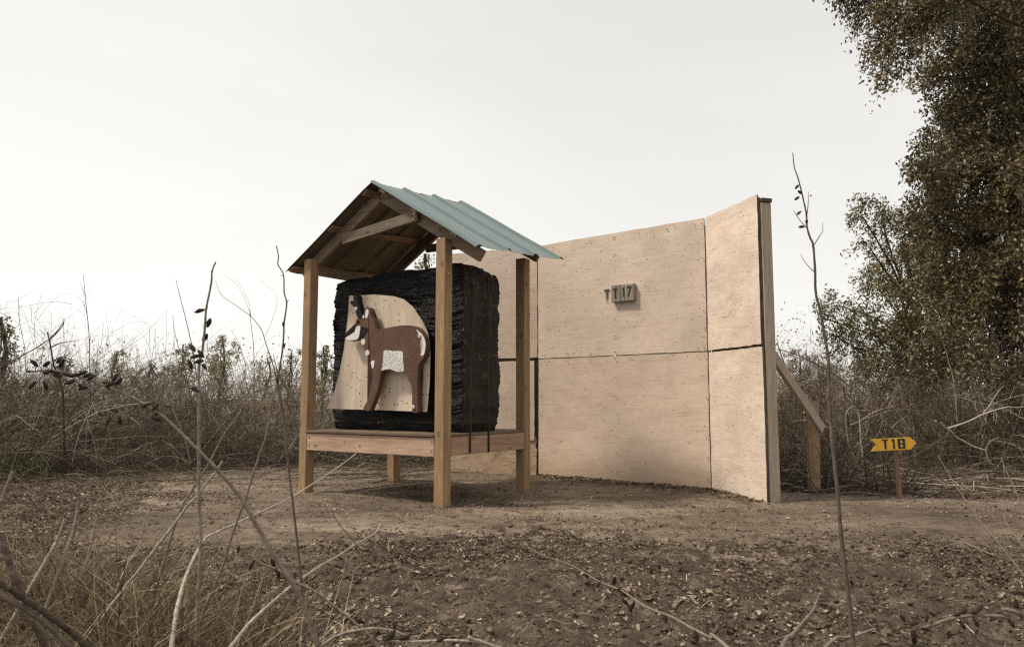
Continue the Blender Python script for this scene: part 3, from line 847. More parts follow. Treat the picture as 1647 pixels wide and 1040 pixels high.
for q in ([(281, 508), (298, 502), (302, 522), (290, 538), (280, 524)], [(304, 572), (318, 562), (327, 582), (314, 597), (303, 586)], [(334, 628), (354, 624), (348, 664), (340, 662)]):
    slab('neck_patch', q, YF - 0.003, YF + 0.001, WHITEF, deer, 2)
slab('belly_patch', [(405, 570), (430, 566), (470, 570), (510, 572), (512, 620), (519, 680), (500, 684), (480, 684), (440, 671), (410, 674), (393, 676), (404, 632)], YF - 0.003, YF + 0.001, WHITEH, deer, 2)
slab('rump_patch', [(588, 448), (600, 458), (622, 480), (637, 515), (638, 552), (630, 588), (618, 596), (612, 588), (622, 560), (624, 525), (612, 490), (598, 470)], YF - 0.003, YF + 0.001, WHITEF, deer, 3)
PIN = simple('white_washer', (0.75, 0.73, 0.68), 0.5, 60, 0.15, 0)
for (x, y) in ((254, 335), (608, 486), (573, 882)):
    p = on_y(*zpt((x, y)), YF) - deer_o
    bm = bmesh.new()
    rot = Matrix.Rotation(math.pi / 2, 4, 'X')
    bmesh.ops.create_cone(bm, cap_ends=True, segments=20, radius1=0.017, radius2=0.013, depth=0.006, matrix=Matrix.Translation(p + Vector((0, -0.010, 0))) @ rot)
    w_ = obj_bm('washer', bm, PIN, deer)
    bm = bmesh.new()
    bmesh.ops.create_cone(bm, cap_ends=True, segments=10, radius1=0.006, radius2=0.005, depth=0.005, matrix=Matrix.Translation(p + Vector((0, -0.0145, 0))) @ rot)
    obj_bm('screw', bm, SCREW, w_)

# ------------------------------------------------------------------ the plywood backstop
J = Vector((1.7596, 6.872, 0)); E_ = Vector((1.981, 6.068, 0)); Lp = Vector((0.2818, 8.168, 0)); WL = Vector((-0.80, 8.66, 0))
wall = empty('plywood_backstop', J)
tag(wall, 'tall tan plywood screen of three angled bays behind the shelter', 'screen')
def panel(a, b, z0, z1, m, seed, tilt=0.0, th=0.013, edge_wear=0.006, lab=None, out=0.0):
    """one sheet whose face runs from a (left) to b (right) as seen from the front"""
    d = (b - a); Wd = d.length; d.normalize(); nrm = Vector((d.y, -d.x, 0))      # towards the viewer
    nx_, nz_ = 36, 36
    r = np.random.default_rng(seed)
    us = np.linspace(0, 1, nx_ + 1); vs = np.linspace(0, 1, nz_ + 1)
    U, Vv = np.meshgrid(us, vs)
    X = U * Wd; Z = Vv * (z1 - z0)
    wear = edge_wear * 1.6
    X = X + np.where(U == 0, fbm(Vv * 14 + seed, Vv * 0 + 1, 3) * wear, 0) + np.where(U == 1, fbm(Vv * 14 + seed + 7, Vv * 0 + 5, 3) * wear, 0)
    Z = Z + np.where(Vv == 0, fbm(U * 16 + seed + 3, U * 0 + 1, 3) * wear, 0) + np.where(Vv == 1, fbm(U * 16 + seed + 9, U * 0 + 2, 4) * wear, 0)
    Yw = fbm(U * 1.6 + seed, Vv * 1.6 + seed * 2, 2) * 0.022 * 0.5 + fbm(U * 14 + seed, Vv * 22, 3) * 0.0015
    front = np.stack([X, Yw - out, Z], -1).reshape(-1, 3); back = np.stack([X, Yw + th - out, Z], -1).reshape(-1, 3)
    idx = np.arange((nx_ + 1) * (nz_ + 1)).reshape(nz_ + 1, nx_ + 1); T = idx.size
    F = np.stack([idx[:-1, :-1], idx[:-1, 1:], idx[1:, 1:], idx[1:, :-1]], -1).reshape(-1, 4)
    B = F[:, ::-1] + T
    ring = np.concatenate([idx[0, :-1], idx[:-1, -1], idx[-1, :0:-1], idx[:0:-1, 0]]); rn = np.roll(ring, -1)
    nr_ = len(ring); e0 = 2 * T + np.arange(nr_); e1 = np.roll(e0, -1)
    S = np.stack([e1, e0, e0 + nr_, e1 + nr_], -1)
    allV = np.concatenate([front, back, front[ring], back[ring]])
    mi = np.concatenate([np.zeros(len(F)), np.zeros(len(B)), np.ones(len(S))])
    me = mesh_np('plywood_sheet', allV, np.concatenate([F, B, S]), 4, mat_idx=mi)
    sm = np.concatenate([np.ones(2 * len(F), bool), np.zeros(len(S), bool)])
    me.polygons.foreach_set('use_smooth', sm)
    o = link('plywood_sheet', me, [m, PLY_EDGE], wall)
    o.location = a - J + Vector((0, 0, z0)); o.rotation_euler = (tilt, 0, math.atan2(d.y, d.x))
    if lab: o['label'] = lab
    return o
dm = (J - Lp).normalized()
main_up = panel(Lp, J - dm * 0.006, 1.224, 2.44, PLY_MAIN, 3)
main_lo = panel(Lp, J - dm * 0.004, -0.12, 1.215, PLY_LOW, 11, lab='lower tan plywood sheet with smoother paint')
dr = (E_ - J).normalized()
panel(J + dr * 0.012, E_, 1.228, 2.44, PLY_PEEL, 21)
panel(J + dr * 0.014, E_ + dr * 0.01, -0.12, 1.208, PLY_PEEL, 33, lab='lower end sheet with peeling pale paint')
dl = (Lp - WL).normalized()
panel(WL, Lp - dl * 0.012, 1.235, 2.44, PLY_MAIN, 41)
panel(WL, Lp - dl * 0.05, 0.36, 1.200, PLY_MAIN, 55)
panel(WL, Lp - dl * 0.035, -0.1, 0.40, PLY_BARE, 60, th=0.012, edge_wear=0.02, lab='bare weathered plywood strip at the foot', out=-0.02)
def sheet_screws(o, Wd, Hh, seed):
    r = random.Random(seed); bm = bmesh.new()
    spots = [(x, 0.03 + r.uniform(-.01, .01) + k * (Hh - 0.06) / 7) for x in (0.025, Wd / 2, Wd - 0.025) for k in range(8)] + [(0.1 + k * (Wd - 0.2) / 6, z) for z in (0.03, Hh - 0.03) for k in range(7)]
    for x, z in spots:
        if r.random() < 0.25: continue
        bmesh.ops.create_cone(bm, cap_ends=True, segments=7, radius1=0.0055, radius2=0.0055, depth=0.004, matrix=Matrix.Translation((x + r.uniform(-.008, .008), -0.012, z)) @ Matrix.Rotation(math.pi / 2, 4, 'X'))
    tag(obj_bm('screws', bm, SCREW, o), kind='stuff')
for o, Wd, Hh, sd in ((main_up, (J - Lp).length, 1.2, 1), (main_lo, (J - Lp).length, 1.33, 2)): sheet_screws(o, Wd, Hh, sd)
# stains run down the bottom right edge of the left bay: framing stud behind it
def stud(a, z0, z1, back, w=0.089, t=0.038, m=PAINTWOOD, d=None, name='stud'):
    bm = bmesh.new(); board_bm(bm, -t / 2, t / 2, 0.0, w, z0, z1, 0.003, 0.001)
    o = obj_bm(name, bm, m, wall)
    o.location = a - J + back; o.rotation_euler = (0, 0, math.atan2(d.y, d.x))
    return o
nb = lambda d: Vector((-d.y, d.x, 0))
DARKST = wood_mat('stained_stud', (0.20, 0.13, 0.08), (0.08, 0.05, 0.03), 2, 0.6, (0.03, 0.02, 0.012), False)
stud(Lp - dl * 0.058, -0.1, 2.40, nb(dl) * 0.026, 0.089, 0.11, DARKST, dl)
for k in (0.02, 0.5, 0.98):
    stud(Lp.lerp(J, k) , -0.1, 2.38, nb(dm) * 0.022, d=dm)
stud(WL + dl * 0.03, -0.1, 2.38, nb(dl) * 0.022, d=dl)
for z in (0.1, 1.22, 2.33):
    a = Lp.lerp(J, 0.04) - J + nb(dm) * 0.04; b = Lp.lerp(J, 0.47) - J + nb(dm) * 0.04
    bar('rail', a + Vector((0, 0, z)), b + Vector((0, 0, z)), 0.089, 0.038, PAINTWOOD, wall)
    a = Lp.lerp(J, 0.52) - J + nb(dm) * 0.04; b = Lp.lerp(J, 0.96) - J + nb(dm) * 0.04
    bar('rail', a + Vector((0, 0, z)), b + Vector((0, 0, z)), 0.089, 0.038, PAINTWOOD, wall)
for (a_, b_, nbk) in ((J + dr * 0.03, E_ - dr * 0.05, nb(dr)), (WL + dl * 0.03, Lp - dl * 0.06, nb(dl))):
    for z in (1.2, 2.33):
        bar('rail', a_ - J + nbk * 0.042 + Vector((0, 0, z)), b_ - J + nbk * 0.042 + Vector((0, 0, z)), 0.089, 0.038, DARKST, wall)
# end post: its broad face looks out past the last sheet
back_r = nb(dr)
bm = bmesh.new(); board_bm(bm, -0.04, 0.0, 0.030, 0.122, -0.3, 2.375, 0.004, 0.0015)
pe = obj_bm('end_post', bm, PAINTWOOD, wall); pe.location = E_ - J + dr * 0.012; pe.rotation_euler = (0, 0, math.atan2(dr.y, dr.x))
bm = bmesh.new(); board_bm(bm, -0.045, -0.004, 0.016, 0.0285, -0.3, 2.42, 0.002, 0.001)
fe = obj_bm('edge_strip', bm, PLY_EDGE, wall); fe.location = E_ - J + dr * 0.006; fe.rotation_euler = (0, 0, math.atan2(dr.y, dr.x))
bm = bmesh.new(); board_bm(bm, -0.30, 0.012, 0.030, 0.126, 2.378, 2.410, 0.003, 0.0015)
ce = obj_bm('cap_board', bm, PLY_EDGE, wall); ce.location = E_ - J + dr * 0.012; ce.rotation_euler = (0, 0, math.atan2(dr.y, dr.x))
# brace and stake
bA = at(1243, 571, 6.15) - J; bB = at(1322, 690, 6.62) - J
bar('brace', bA, bB, 0.085, 0.038, PAINTWOOD, wall, up=Vector((0.0, 0.0, 1)))
ps = at(1306, 700, 6.72)
bm = bmesh.new(); board_bm(bm, -0.050, 0.050, -0.022, 0.022, -0.3, at(1306, 645, 6.72).z, 0.003, 0.004)
st = obj_bm('brace_stake', bm, wood_mat('tan_stake', (0.55, 0.38, 0.24), (0.30, 0.19, 0.11), 2, 0.5, (0.12, 0.08, 0.05)), wall)
st.location = Vector((ps.x, ps.y, 0)) - J; st.rotation_euler = (0, 0.02, 0.15)

# painted letter T on the wall and the numbered block
MARK = simple('faded_black_paint', (0.10, 0.085, 0.07), 0.8, 70, 0.6, 0.1)
NM = Vector((dm.y, -dm.x, 0))            # main bay's outward normal
MR = Matrix((dm, -NM, Vector((0, 0, 1)))).transposed().to_4x4()
def on_wall(px, py, off):                # (along, height) on the main bay, off metres in front of it
    d = ray(px, py); o = Lp + NM * off
    t = (o - EYE).dot(NM) / d.dot(NM); l = EYE + d * t - o
    return l.dot(dm), l.z
def flat_polys(name, polys, y, m, parent, th=0.0012):
    bm = bmesh.new()
    for P in polys:
        fr = [bm.verts.new((a, y - th, b)) for a, b in P]; bk = [bm.verts.new((a, y, b)) for a, b in P]
        bm.faces.new(fr); bm.faces.new(bk[::-1]); n = len(P)
        for i in range(n): bm.faces.new((fr[i], bk[i], bk[(i + 1) % n], fr[(i + 1) % n]))
    return obj_bm(name, bm, m, parent)
def z8(p): return (940 + p[0] / 13.0, 430 + p[1] / 13.0)
def zp(l, off): return [on_wall(*z8(p), off) for p in l]
polys = [zp(l, 0.015) for l in ([(398, 462), (516, 446), (518, 486), (404, 502)], [(441, 499), (482, 494), (476, 655), (444, 658)], [(449, 680), (470, 676), (468, 712), (449, 712)])]
# placed on the sheet: local frame of main_up
wob = 0.0
tl = [[(a, b - 1.224) for a, b in P] for P in polys]
flat_polys('painted_letter', tl, -0.010, MARK, main_up)
blk_pts = [on_wall(982.7, 459.2, 0.05), on_wall(1019.2, 455.0, 0.05), on_wall(1019.2, 482.7, 0.05), on_wall(983.8, 486.3, 0.05)]
cx = sum(p[0] for p in blk_pts) / 4; cz = sum(p[1] for p in blk_pts) / 4
bw = (blk_pts[1][0] - blk_pts[0][0]); bh = (blk_pts[0][1] - blk_pts[3][1])
block = empty('number_block', Lp + dm * cx + NM * 0.006 + Vector((0, 0, cz))); block.rotation_euler = (0, 0, math.atan2(dm.y, dm.x))
tag(block, 'small weathered wood block lettered T 17 fixed to the tan plywood wall', 'number sign')
nb_ = 3; x = -bw / 2
for k, wdt in enumerate((0.42, 0.18, 0.40)):
    w_ = wdt * bw
    bm = bmesh.new(); board_bm(bm, x + 0.0012, x + w_ - 0.0012, -0.044 - 0.001 * k, 0.0, -bh / 2 + 0.003 * (k == 1), bh / 2 - 0.002 * k, 0.003, 0.001)
    obj_bm('board', bm, GREYWOOD, block); x += w_
BLK = simple('black_paint', (0.035, 0.03, 0.027), 0.75, 60, 0.5, 0.1)
def zb(l): return [(a - cx, b - cz) for a, b in (on_wall(*z8(p), 0.052) for p in l)]
letters = ([zb([(598, 438), (688, 430), (688, 462), (600, 470)]), zb([(628, 468), (660, 465), (656, 645), (634, 648)]),
    zb([(806, 425), (834, 422), (832, 610), (808, 612)]), zb([(790, 442), (806, 425), (807, 462), (792, 468)]),
    zb([(890, 396), (984, 388), (984, 418), (890, 428)]), zb([(946, 421), (982, 418), (926, 606), (900, 608)])])
for k in (0, 2, 4): flat_polys('letter' if k == 0 else 'numeral', letters[k:k + 2], -0.0465, BLK, block)

# ------------------------------------------------------------------ the yellow arrow sign
SG = at(1446, 799, 6.28); SG.z = gz(SG.x, SG.y) - 0.02
sign = empty('arrow_sign', SG)
tag(sign, 'yellow wooden arrow lettered T18 on a leaning brown stake', 'sign')
YEL = simple('yellow_paint', (0.72, 0.40, 0.045), 0.55, 30, 0.1, 0.15)
def sp(px, py, y=0.0):
    p = at(px, py, 6.20 + y) - SG; return (p.x, p.z)
def s8(p): return (1380 + p[0] / 8.667, 690 + p[1] / 8.667)
def flat_sign(name, polys, y0, y1, m):
    bm = bmesh.new()
    for P in polys:
        P = [sp(*s8(p)) for p in P]
        fr = [bm.verts.new((a, y0, b)) for a, b in P]; bk = [bm.verts.new((a, y1, b)) for a, b in P]
        bm.faces.new(fr); bm.faces.new(bk[::-1]); n = len(P)
        for i in range(n): bm.faces.new((fr[i], bk[i], bk[(i + 1) % n], fr[(i + 1) % n]))
    bmesh.ops.triangulate(bm, faces=[f for f in bm.faces if len(f.verts) > 4])
    return obj_bm(name, bm, m, sign)
yo = 6.20 - SG.y
sb = flat_sign('sign_board', [[(172, 140), (722, 110), (815, 186), (738, 280), (192, 306), (260, 212)]], yo, yo + 0.019, YEL)
me = sb.data; ov_ = [sp(*s8(p)) for p in ((172, 140), (722, 110), (815, 186), (738, 280), (192, 306), (260, 212))]
me.clear_geometry()
VV = [(a_, yo, b_) for a_, b_ in ov_] + [(a_, yo + 0.019, b_) for a_, b_ in ov_]
FF = [(0, 1, 2, 5), (5, 2, 3, 4), (11, 8, 7, 6), (10, 9, 8, 11)] + [(k, k + 6, (k + 1) % 6 + 6, (k + 1) % 6) for k in range(6)]
me.from_pydata(VV, [], FF); me.update()
def slant(x0, y0, x1, y1): return [(x + (y - 130) * 0.09, y) for x, y in ((x0, y0), (x1, y0), (x1, y1), (x0, y1))]
EIGHT = [slant(550, 131, 582, 271), slant(618, 129, 650, 269)] + [slant(x0, y0, x1, y0 + 25) for y0 in (131, 188, 246) for x0, x1 in ((582.2, 597), (603, 617.8))]
glyphs = ([
    [(330, 142), (414, 137), (415, 157), (332, 162)], [(361, 160), (391, 158), (401, 276), (374, 278)],
    [(480, 134), (503, 132), (520, 273), (493, 276)], [(463, 150), (480, 134), (483, 158), (467, 168)],
    *EIGHT])
for k in (0, 2, 4): flat_sign('letter' if k == 0 else 'numeral', glyphs[k:k + 2] if k < 4 else glyphs[4:], yo - 0.0015, yo + 0.0002, BLK)
a = at(1438, 715, 6.24) - SG; b = at(1446, 802, 6.26) - SG; b.z = -0.1
bm = bmesh.new()
vs = []
for (p, hw) in ((b, 0.019), (a, 0.017)):
    for (sx, sy) in ((-1, -1), (1, -1), (1, 1), (-1, 1)): vs.append(bm.verts.new((p.x + sx * hw, yo + 0.032 + sy * 0.011, p.z)))
for f in ((3, 2, 1, 0), (4, 5, 6, 7), (0, 1, 5, 4), (1, 2, 6, 5), (2, 3, 7, 6), (3, 0, 4, 7)): bm.faces.new([vs[i] for i in f])
bmesh.ops.bevel(bm, geom=list(bm.edges), offset=0.002, segments=1, affect='EDGES')
obj_bm('stake', bm, STAKE, sign)

# ------------------------------------------------------------------ tubes and twigs
def catmull(pts, sub):
    P = [np.array(p, float) for p in pts]; P = [2 * P[0] - P[1]] + P + [2 * P[-1] - P[-2]]
    out = []
    for i in range(1, len(P) - 2):
        p0, p1, p2, p3 = P[i - 1], P[i], P[i + 1], P[i + 2]
        for k in range(sub):
            t = k / sub
            out.append(0.5 * ((2 * p1) + (-p0 + p2) * t + (2 * p0 - 5 * p1 + 4 * p2 - p3) * t * t + (-p0 + 3 * p1 - 3 * p2 + p3) * t ** 3))
    out.append(P[-2]); return np.array(out)

def tubes(P, R, S, seed=0):
    """P (N,K,3) polylines, R (N,K) radii -> verts, quads"""
    N_, K, _ = P.shape
    T = np.empty_like(P); T[:, 1:-1] = P[:, 2:] - P[:, :-2]; T[:, 0] = P[:, 1] - P[:, 0]; T[:, -1] = P[:, -1] - P[:, -2]
    T /= np.linalg.norm(T, axis=2, keepdims=True) + 1e-12
    ref = np.random.default_rng(seed).normal(size=(N_, 1, 3)); 
    A = np.cross(T, ref); A /= np.linalg.norm(A, axis=2, keepdims=True) + 1e-9
    B = np.cross(T, A)
    ang = np.arange(S) * 2 * np.pi / S
    V = P[:, :, None] + R[:, :, None, None] * (A[:, :, None] * np.cos(ang)[None, None, :, None] + B[:, :, None] * np.sin(ang)[None, None, :, None])
    idx = np.arange(N_ * K * S).reshape(N_, K, S); nx_ = np.roll(idx, -1, 2)
    F = np.stack([idx[:, :-1], nx_[:, :-1], nx_[:, 1:], idx[:, 1:]], -1).reshape(-1, 4)
    return V.reshape(-1, 3), F

class Bag:
    def __init__(s): s.V = []; s.F = []; s.T = []; s.n = 0
    def add(s, V, F, tone):
        s.V.append(V); s.F.append(F + s.n); s.T.append(np.broadcast_to(tone, (len(V),)) if np.ndim(tone) == 0 else tone); s.n += len(V)
    def mesh(s, name, smooth=False):
        return mesh_np(name, np.concatenate(s.V), np.concatenate(s.F), s.F[0].shape[1], {'tone': np.concatenate(s.T)}, smooth)

def grow(base, dirs, length, K, droop, wander, r):
    """N curved shoots"""
    N_ = len(base); P = np.empty((N_, K, 3)); P[:, 0] = base; d = dirs / (np.linalg.norm(dirs, axis=1, keepdims=True) + 1e-9)
    st = (length / (K - 1))[:, None]
    bend = r.normal(size=(N_, 3)) * wander
    for k in range(1, K):
        d = d + bend * 0.5 + r.normal(size=(N_, 3)) * wander * 0.6 + np.array([0, 0, -1.0]) * (droop[:, None] if np.ndim(droop) else droop)
        d /= np.linalg.norm(d, axis=1, keepdims=True)
        P[:, k] = P[:, k - 1] + d * st
    return P
def children(P, n, tmin, spread, length, K, droop, wander, r, follow=1.0):
    N_, Kp, _ = P.shape
    i = r.integers(0, N_, n); t = tmin + (1 - tmin) * r.random(n); u = t * (Kp - 1); k = np.minimum(u.astype(int), Kp - 2); f = (u - k)[:, None]
    b = P[i, k] * (1 - f) + P[i, k + 1] * f
    d = P[i, k + 1] - P[i, k]; d /= np.linalg.norm(d, axis=1, keepdims=True) + 1e-9
    return grow(b, d * follow + r.normal(size=(n, 3)) * spread, length, K, droop, wander, r), i
def taper(r0, K, tip=0.35): return r0[:, None] * np.linspace(1, tip, K)[None]

TWIG = tone_mat('dry_twigs', [(0.0, (0.045, 0.033, 0.023)), (0.45, (0.13, 0.10, 0.07)), (0.8, (0.30, 0.24, 0.18)), (1.0, (0.62, 0.55, 0.46))])
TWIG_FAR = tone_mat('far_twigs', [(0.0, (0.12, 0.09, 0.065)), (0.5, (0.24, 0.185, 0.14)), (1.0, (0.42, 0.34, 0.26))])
STEM = tone_mat('grey_stem', [(0.0, (0.07, 0.045, 0.035)), (0.5, (0.21, 0.165, 0.13)), (1.0, (0.50, 0.44, 0.37))], nscale=120)

def thicket(name, xyfun, n_cane, h, r, lean=(0, 0), child=4, grand=6, radius=0.0055, mat=TWIG, droop=0.10, sz=1.0, tones=(0.0, 0.75), hfun=None, K=7):
    xy = xyfun(n_cane, r)
    base = np.column_stack([xy, ground_z(xy[:, 0], xy[:, 1]) - 0.03])
    d0 = np.column_stack([r.normal(size=n_cane) * 0.45 + lean[0], r.normal(size=n_cane) * 0.35 + lean[1], np.abs(r.normal(size=n_cane) * 0.3) + 0.75])
    L_ = h * (0.55 + 0.7 * r.random(n_cane))
    if hfun is not None: L_ = L_ * hfun(xy[:, 0], xy[:, 1])
    P = grow(base, d0, L_, K, droop * (0.3 + 1.4 * r.random(n_cane)), 0.10, r)
    P[:, :, 2] = np.maximum(P[:, :, 2], 0.03)
    bag = Bag()
    tone = tones[0] + (tones[1] - tones[0]) * r.random(n_cane) ** 1.3
    pale = r.random(n_cane) < 0.09; tone[pale] = 0.85 + 0.15 * r.random(pale.sum())
    V, F = tubes(P, taper(radius * (0.4 + 1.1 * r.random(n_cane) ** 2), K), 3, 1); bag.add(V, F, np.repeat(tone, 3 * K))
    if child:
        n = n_cane * child
        C, i = children(P, n, 0.15, 0.55, sz * (0.25 + 0.6 * r.random(n)), 5, 0.06 + 0.1 * r.random(n), 0.16, r)
        C[:, :, 2] = np.maximum(C[:, :, 2], 0.02)
        tc = np.clip(tone[i] + r.normal(size=n) * 0.12, 0, 1)
        V, F = tubes(C, taper(radius * (0.25 + 0.35 * r.random(n)), 5), 3, 2); bag.add(V, F, np.repeat(tc, 15))
        if grand:
            n2 = n_cane * grand
            G, j = children(C, n2, 0.1, 0.8, sz * (0.08 + 0.28 * r.random(n2)), 3, 0.08, 0.25, r)
            G[:, :, 2] = np.maximum(G[:, :, 2], 0.02)
            V, F = tubes(G, taper(radius * (0.14 + 0.2 * r.random(n2)), 3), 3, 3); bag.add(V, F, np.repeat(np.clip(tc[j] + 0.08, 0, 1), 9))
    o = link(name, bag.mesh(name), mat)
    return o

def left_area(n, r):
    out = []
    while len(out) < n:
        x = r.uniform(-9.5, -0.9); edge = 7.9 + 1.6 * sst(-5.0, -2.4, x) 
        y = edge + (r.random() ** 1.5) * 6.5
        if x > -2.0 and y < 9.3: continue
        out.append((x, y))
    return np.array(out)
def sst(a, b, x):
    t = min(1, max(0, (x - a) / (b - a))); return t * t * (3 - 2 * t)
def right_area(n, r):
    out = []
    while len(out) < n:
        x = r.uniform(2.5, 10.5); y = 7.9 + 0.35 * math.sin(x * 1.7) + (r.random() ** 1.5) * 4.5
        if x < 3.2 and y < 8.4: continue
        out.append((x, y))
    return np.array(out)
r1 = np.random.default_rng(21)
tag(thicket('brush', left_area, 3400, 1.75, r1, lean=(0.75, -0.2), child=4, grand=4, droop=0.17, tones=(0.0, 0.7), hfun=lambda x, y: (0.42 + 0.50 * sstep(2.4, 5.6, -x) + 0.25 * sstep(5.2, 6.6, -x)) * (0.8 + 0.5 * fbm(x * 0.9, y * 0.9, 2) * 2)), 'tangled bare grey brown brush left of and behind the shelter', 'brush', kind='stuff')
tag(thicket('brush', right_area, 2100, 1.35, np.random.default_rng(22), lean=(-0.25, -0.1), child=4, grand=4, tones=(0.0, 0.7)), 'tangled bare dark brush under the oak on the right', 'brush', kind='stuff')
def stake_area(n, r):
    return np.column_stack([2.35 + r.random(n) * 1.1, 6.45 + r.random(n) * 1.5])
tag(thicket('brush', stake_area, 170, 0.55, np.random.default_rng(29), lean=(0.1, 0), child=4, grand=6, droop=0.2, sz=0.6), 'low dead brush round the foot of the brace stake', 'brush', kind='stuff')

# flattened canes and sticks lying at the brush foot
def stick_litter(name, fn, n, lmin, lmax, rad, seed, tones):
    r = np.random.default_rng(seed); xy = fn(n, r)
    th = r.normal(size=n) * 0.5 + np.where(r.random(n) < 0.25, 1.3, 0)
    d = np.column_stack([np.cos(th), np.sin(th), r.normal(size=n) * 0.06])
    P = grow(np.column_stack([xy, np.zeros(n)]), d, lmin + (lmax - lmin) * r.random(n) ** 2, 5, 0.0, 0.08, r)
    P[:, :, 2] = ground_z(P[:, :, 0], P[:, :, 1]) + rad + r.random(n)[:, None] * 0.05 * (r.random(n)[:, None] < 0.5) + 0.02 * np.sin(np.linspace(0, 3.1, 5))[None]
    V, F = tubes(P, taper(rad * (0.35 + 0.8 * r.random(n)), 5), 3, 5); b = Bag()
    b.add(V, F, np.repeat(tones[0] + (tones[1] - tones[0]) * r.random(n), 15))
    return link(name, b.mesh(name), TWIG)
def rt_floor(n, r):
    x = r.uniform(2.4, 8.5, n); y = 6.5 + r.random(n) * 2.2; return np.column_stack([x, y])
def lf_floor(n, r):
    x = r.uniform(-6.5, -1.0, n); y = 7.3 + r.random(n) * 2.4 ; return np.column_stack([x, y])
def near_floor(n, r):
    x = r.uniform(-3, 4, n); y = 1.9 + r.random(n) * 5; return np.column_stack([x, y])
tag(stick_litter('fallen_sticks', rt_floor, 1500, 0.15, 1.1, 0.006, 31, (0.25, 1.0)), 'dead sticks lying under the right hand brush', 'sticks', kind='stuff')
tag(stick_litter('fallen_sticks', lf_floor, 700, 0.15, 0.9, 0.005, 32, (0.2, 0.95)), 'dead sticks lying at the foot of the left brush', 'sticks', kind='stuff')
tag(stick_litter('fallen_sticks', near_floor, 260, 0.05, 0.28, 0.003, 33, (0.3, 0.95)), 'small twigs scattered over the bare dirt', 'sticks', kind='stuff')

# far brush
def far_area(n, r):
    y = 13.5 + (r.random(n) ** 1.3) * 34; x = (r.random(n) * 2 - 1) * (0.86 * y + 2); return np.column_stack([x, y])
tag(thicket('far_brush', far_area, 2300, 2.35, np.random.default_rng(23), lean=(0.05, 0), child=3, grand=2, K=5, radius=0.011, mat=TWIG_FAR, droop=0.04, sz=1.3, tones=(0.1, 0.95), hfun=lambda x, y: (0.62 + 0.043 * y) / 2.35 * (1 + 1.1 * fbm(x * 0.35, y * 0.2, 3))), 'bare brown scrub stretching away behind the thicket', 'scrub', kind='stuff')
def far2(n, r):
    y = 48 + r.random(n) * 45; x = (r.random(n) * 2 - 1) * (0.86 * y + 4); return np.column_stack([x, y])
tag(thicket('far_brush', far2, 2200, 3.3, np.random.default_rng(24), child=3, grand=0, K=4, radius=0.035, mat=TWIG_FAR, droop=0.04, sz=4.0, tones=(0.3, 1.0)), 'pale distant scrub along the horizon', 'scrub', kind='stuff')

# ------------------------------------------------------------------ leaves
def leaf_cloud(centres, ax, size, tone, r, fold=0.35):
    """folded 4-vertex leaves (two triangles joined on the rib) at centres (N,3) pointing along ax"""
    N_ = len(centres); ax = ax / (np.linalg.norm(ax, axis=1, keepdims=True) + 1e-9)
    ref = r.normal(size=(N_, 3)); sd = np.cross(ax, ref); sd /= np.linalg.norm(sd, axis=1, keepdims=True) + 1e-9
    up = np.cross(sd, ax); L_ = size[:, None]; W = L_ * 0.27
    a = centres; b = centres + ax * L_
    c = centres + ax * L_ * 0.45
    V = np.stack([a, c + sd * W + up * W * fold, b, c - sd * W + up * W * fold], 1).reshape(-1, 3)
    i = np.arange(N_)[:, None] * 4
    F = np.concatenate([i + np.array([[0, 1, 2]]), i + np.array([[0, 2, 3]])], 0)
    return V, F, np.repeat(tone, 4)
OAKLEAF = tone_mat('oak_leaves', [(0.0, (0.065, 0.054, 0.024)), (0.42, (0.14, 0.112, 0.050)), (0.7, (0.30, 0.225, 0.112)), (1.0, (0.68, 0.52, 0.31))], 0.45, 0.5, 0.3, 30)
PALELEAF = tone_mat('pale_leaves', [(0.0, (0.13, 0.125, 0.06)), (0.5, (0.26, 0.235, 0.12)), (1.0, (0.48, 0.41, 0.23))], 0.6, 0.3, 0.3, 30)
BARK = simple('dark_bark', (0.055, 0.040, 0.030), 0.95, 24, 0.5, 0.9, 0.02)
def limb_mesh(limbs, S=8):
    bag = Bag()
    for pts, r0, r1_ in limbs:
        C = catmull(pts, 6); K = len(C)
        C = C + np.random.default_rng(K).normal(size=C.shape) * r0 * 0.12
        V, F = tubes(C[None], np.linspace(r0, r1_, K)[None], S, 3); bag.add(V, F, 0.5)
    return bag.mesh('trunk', True)

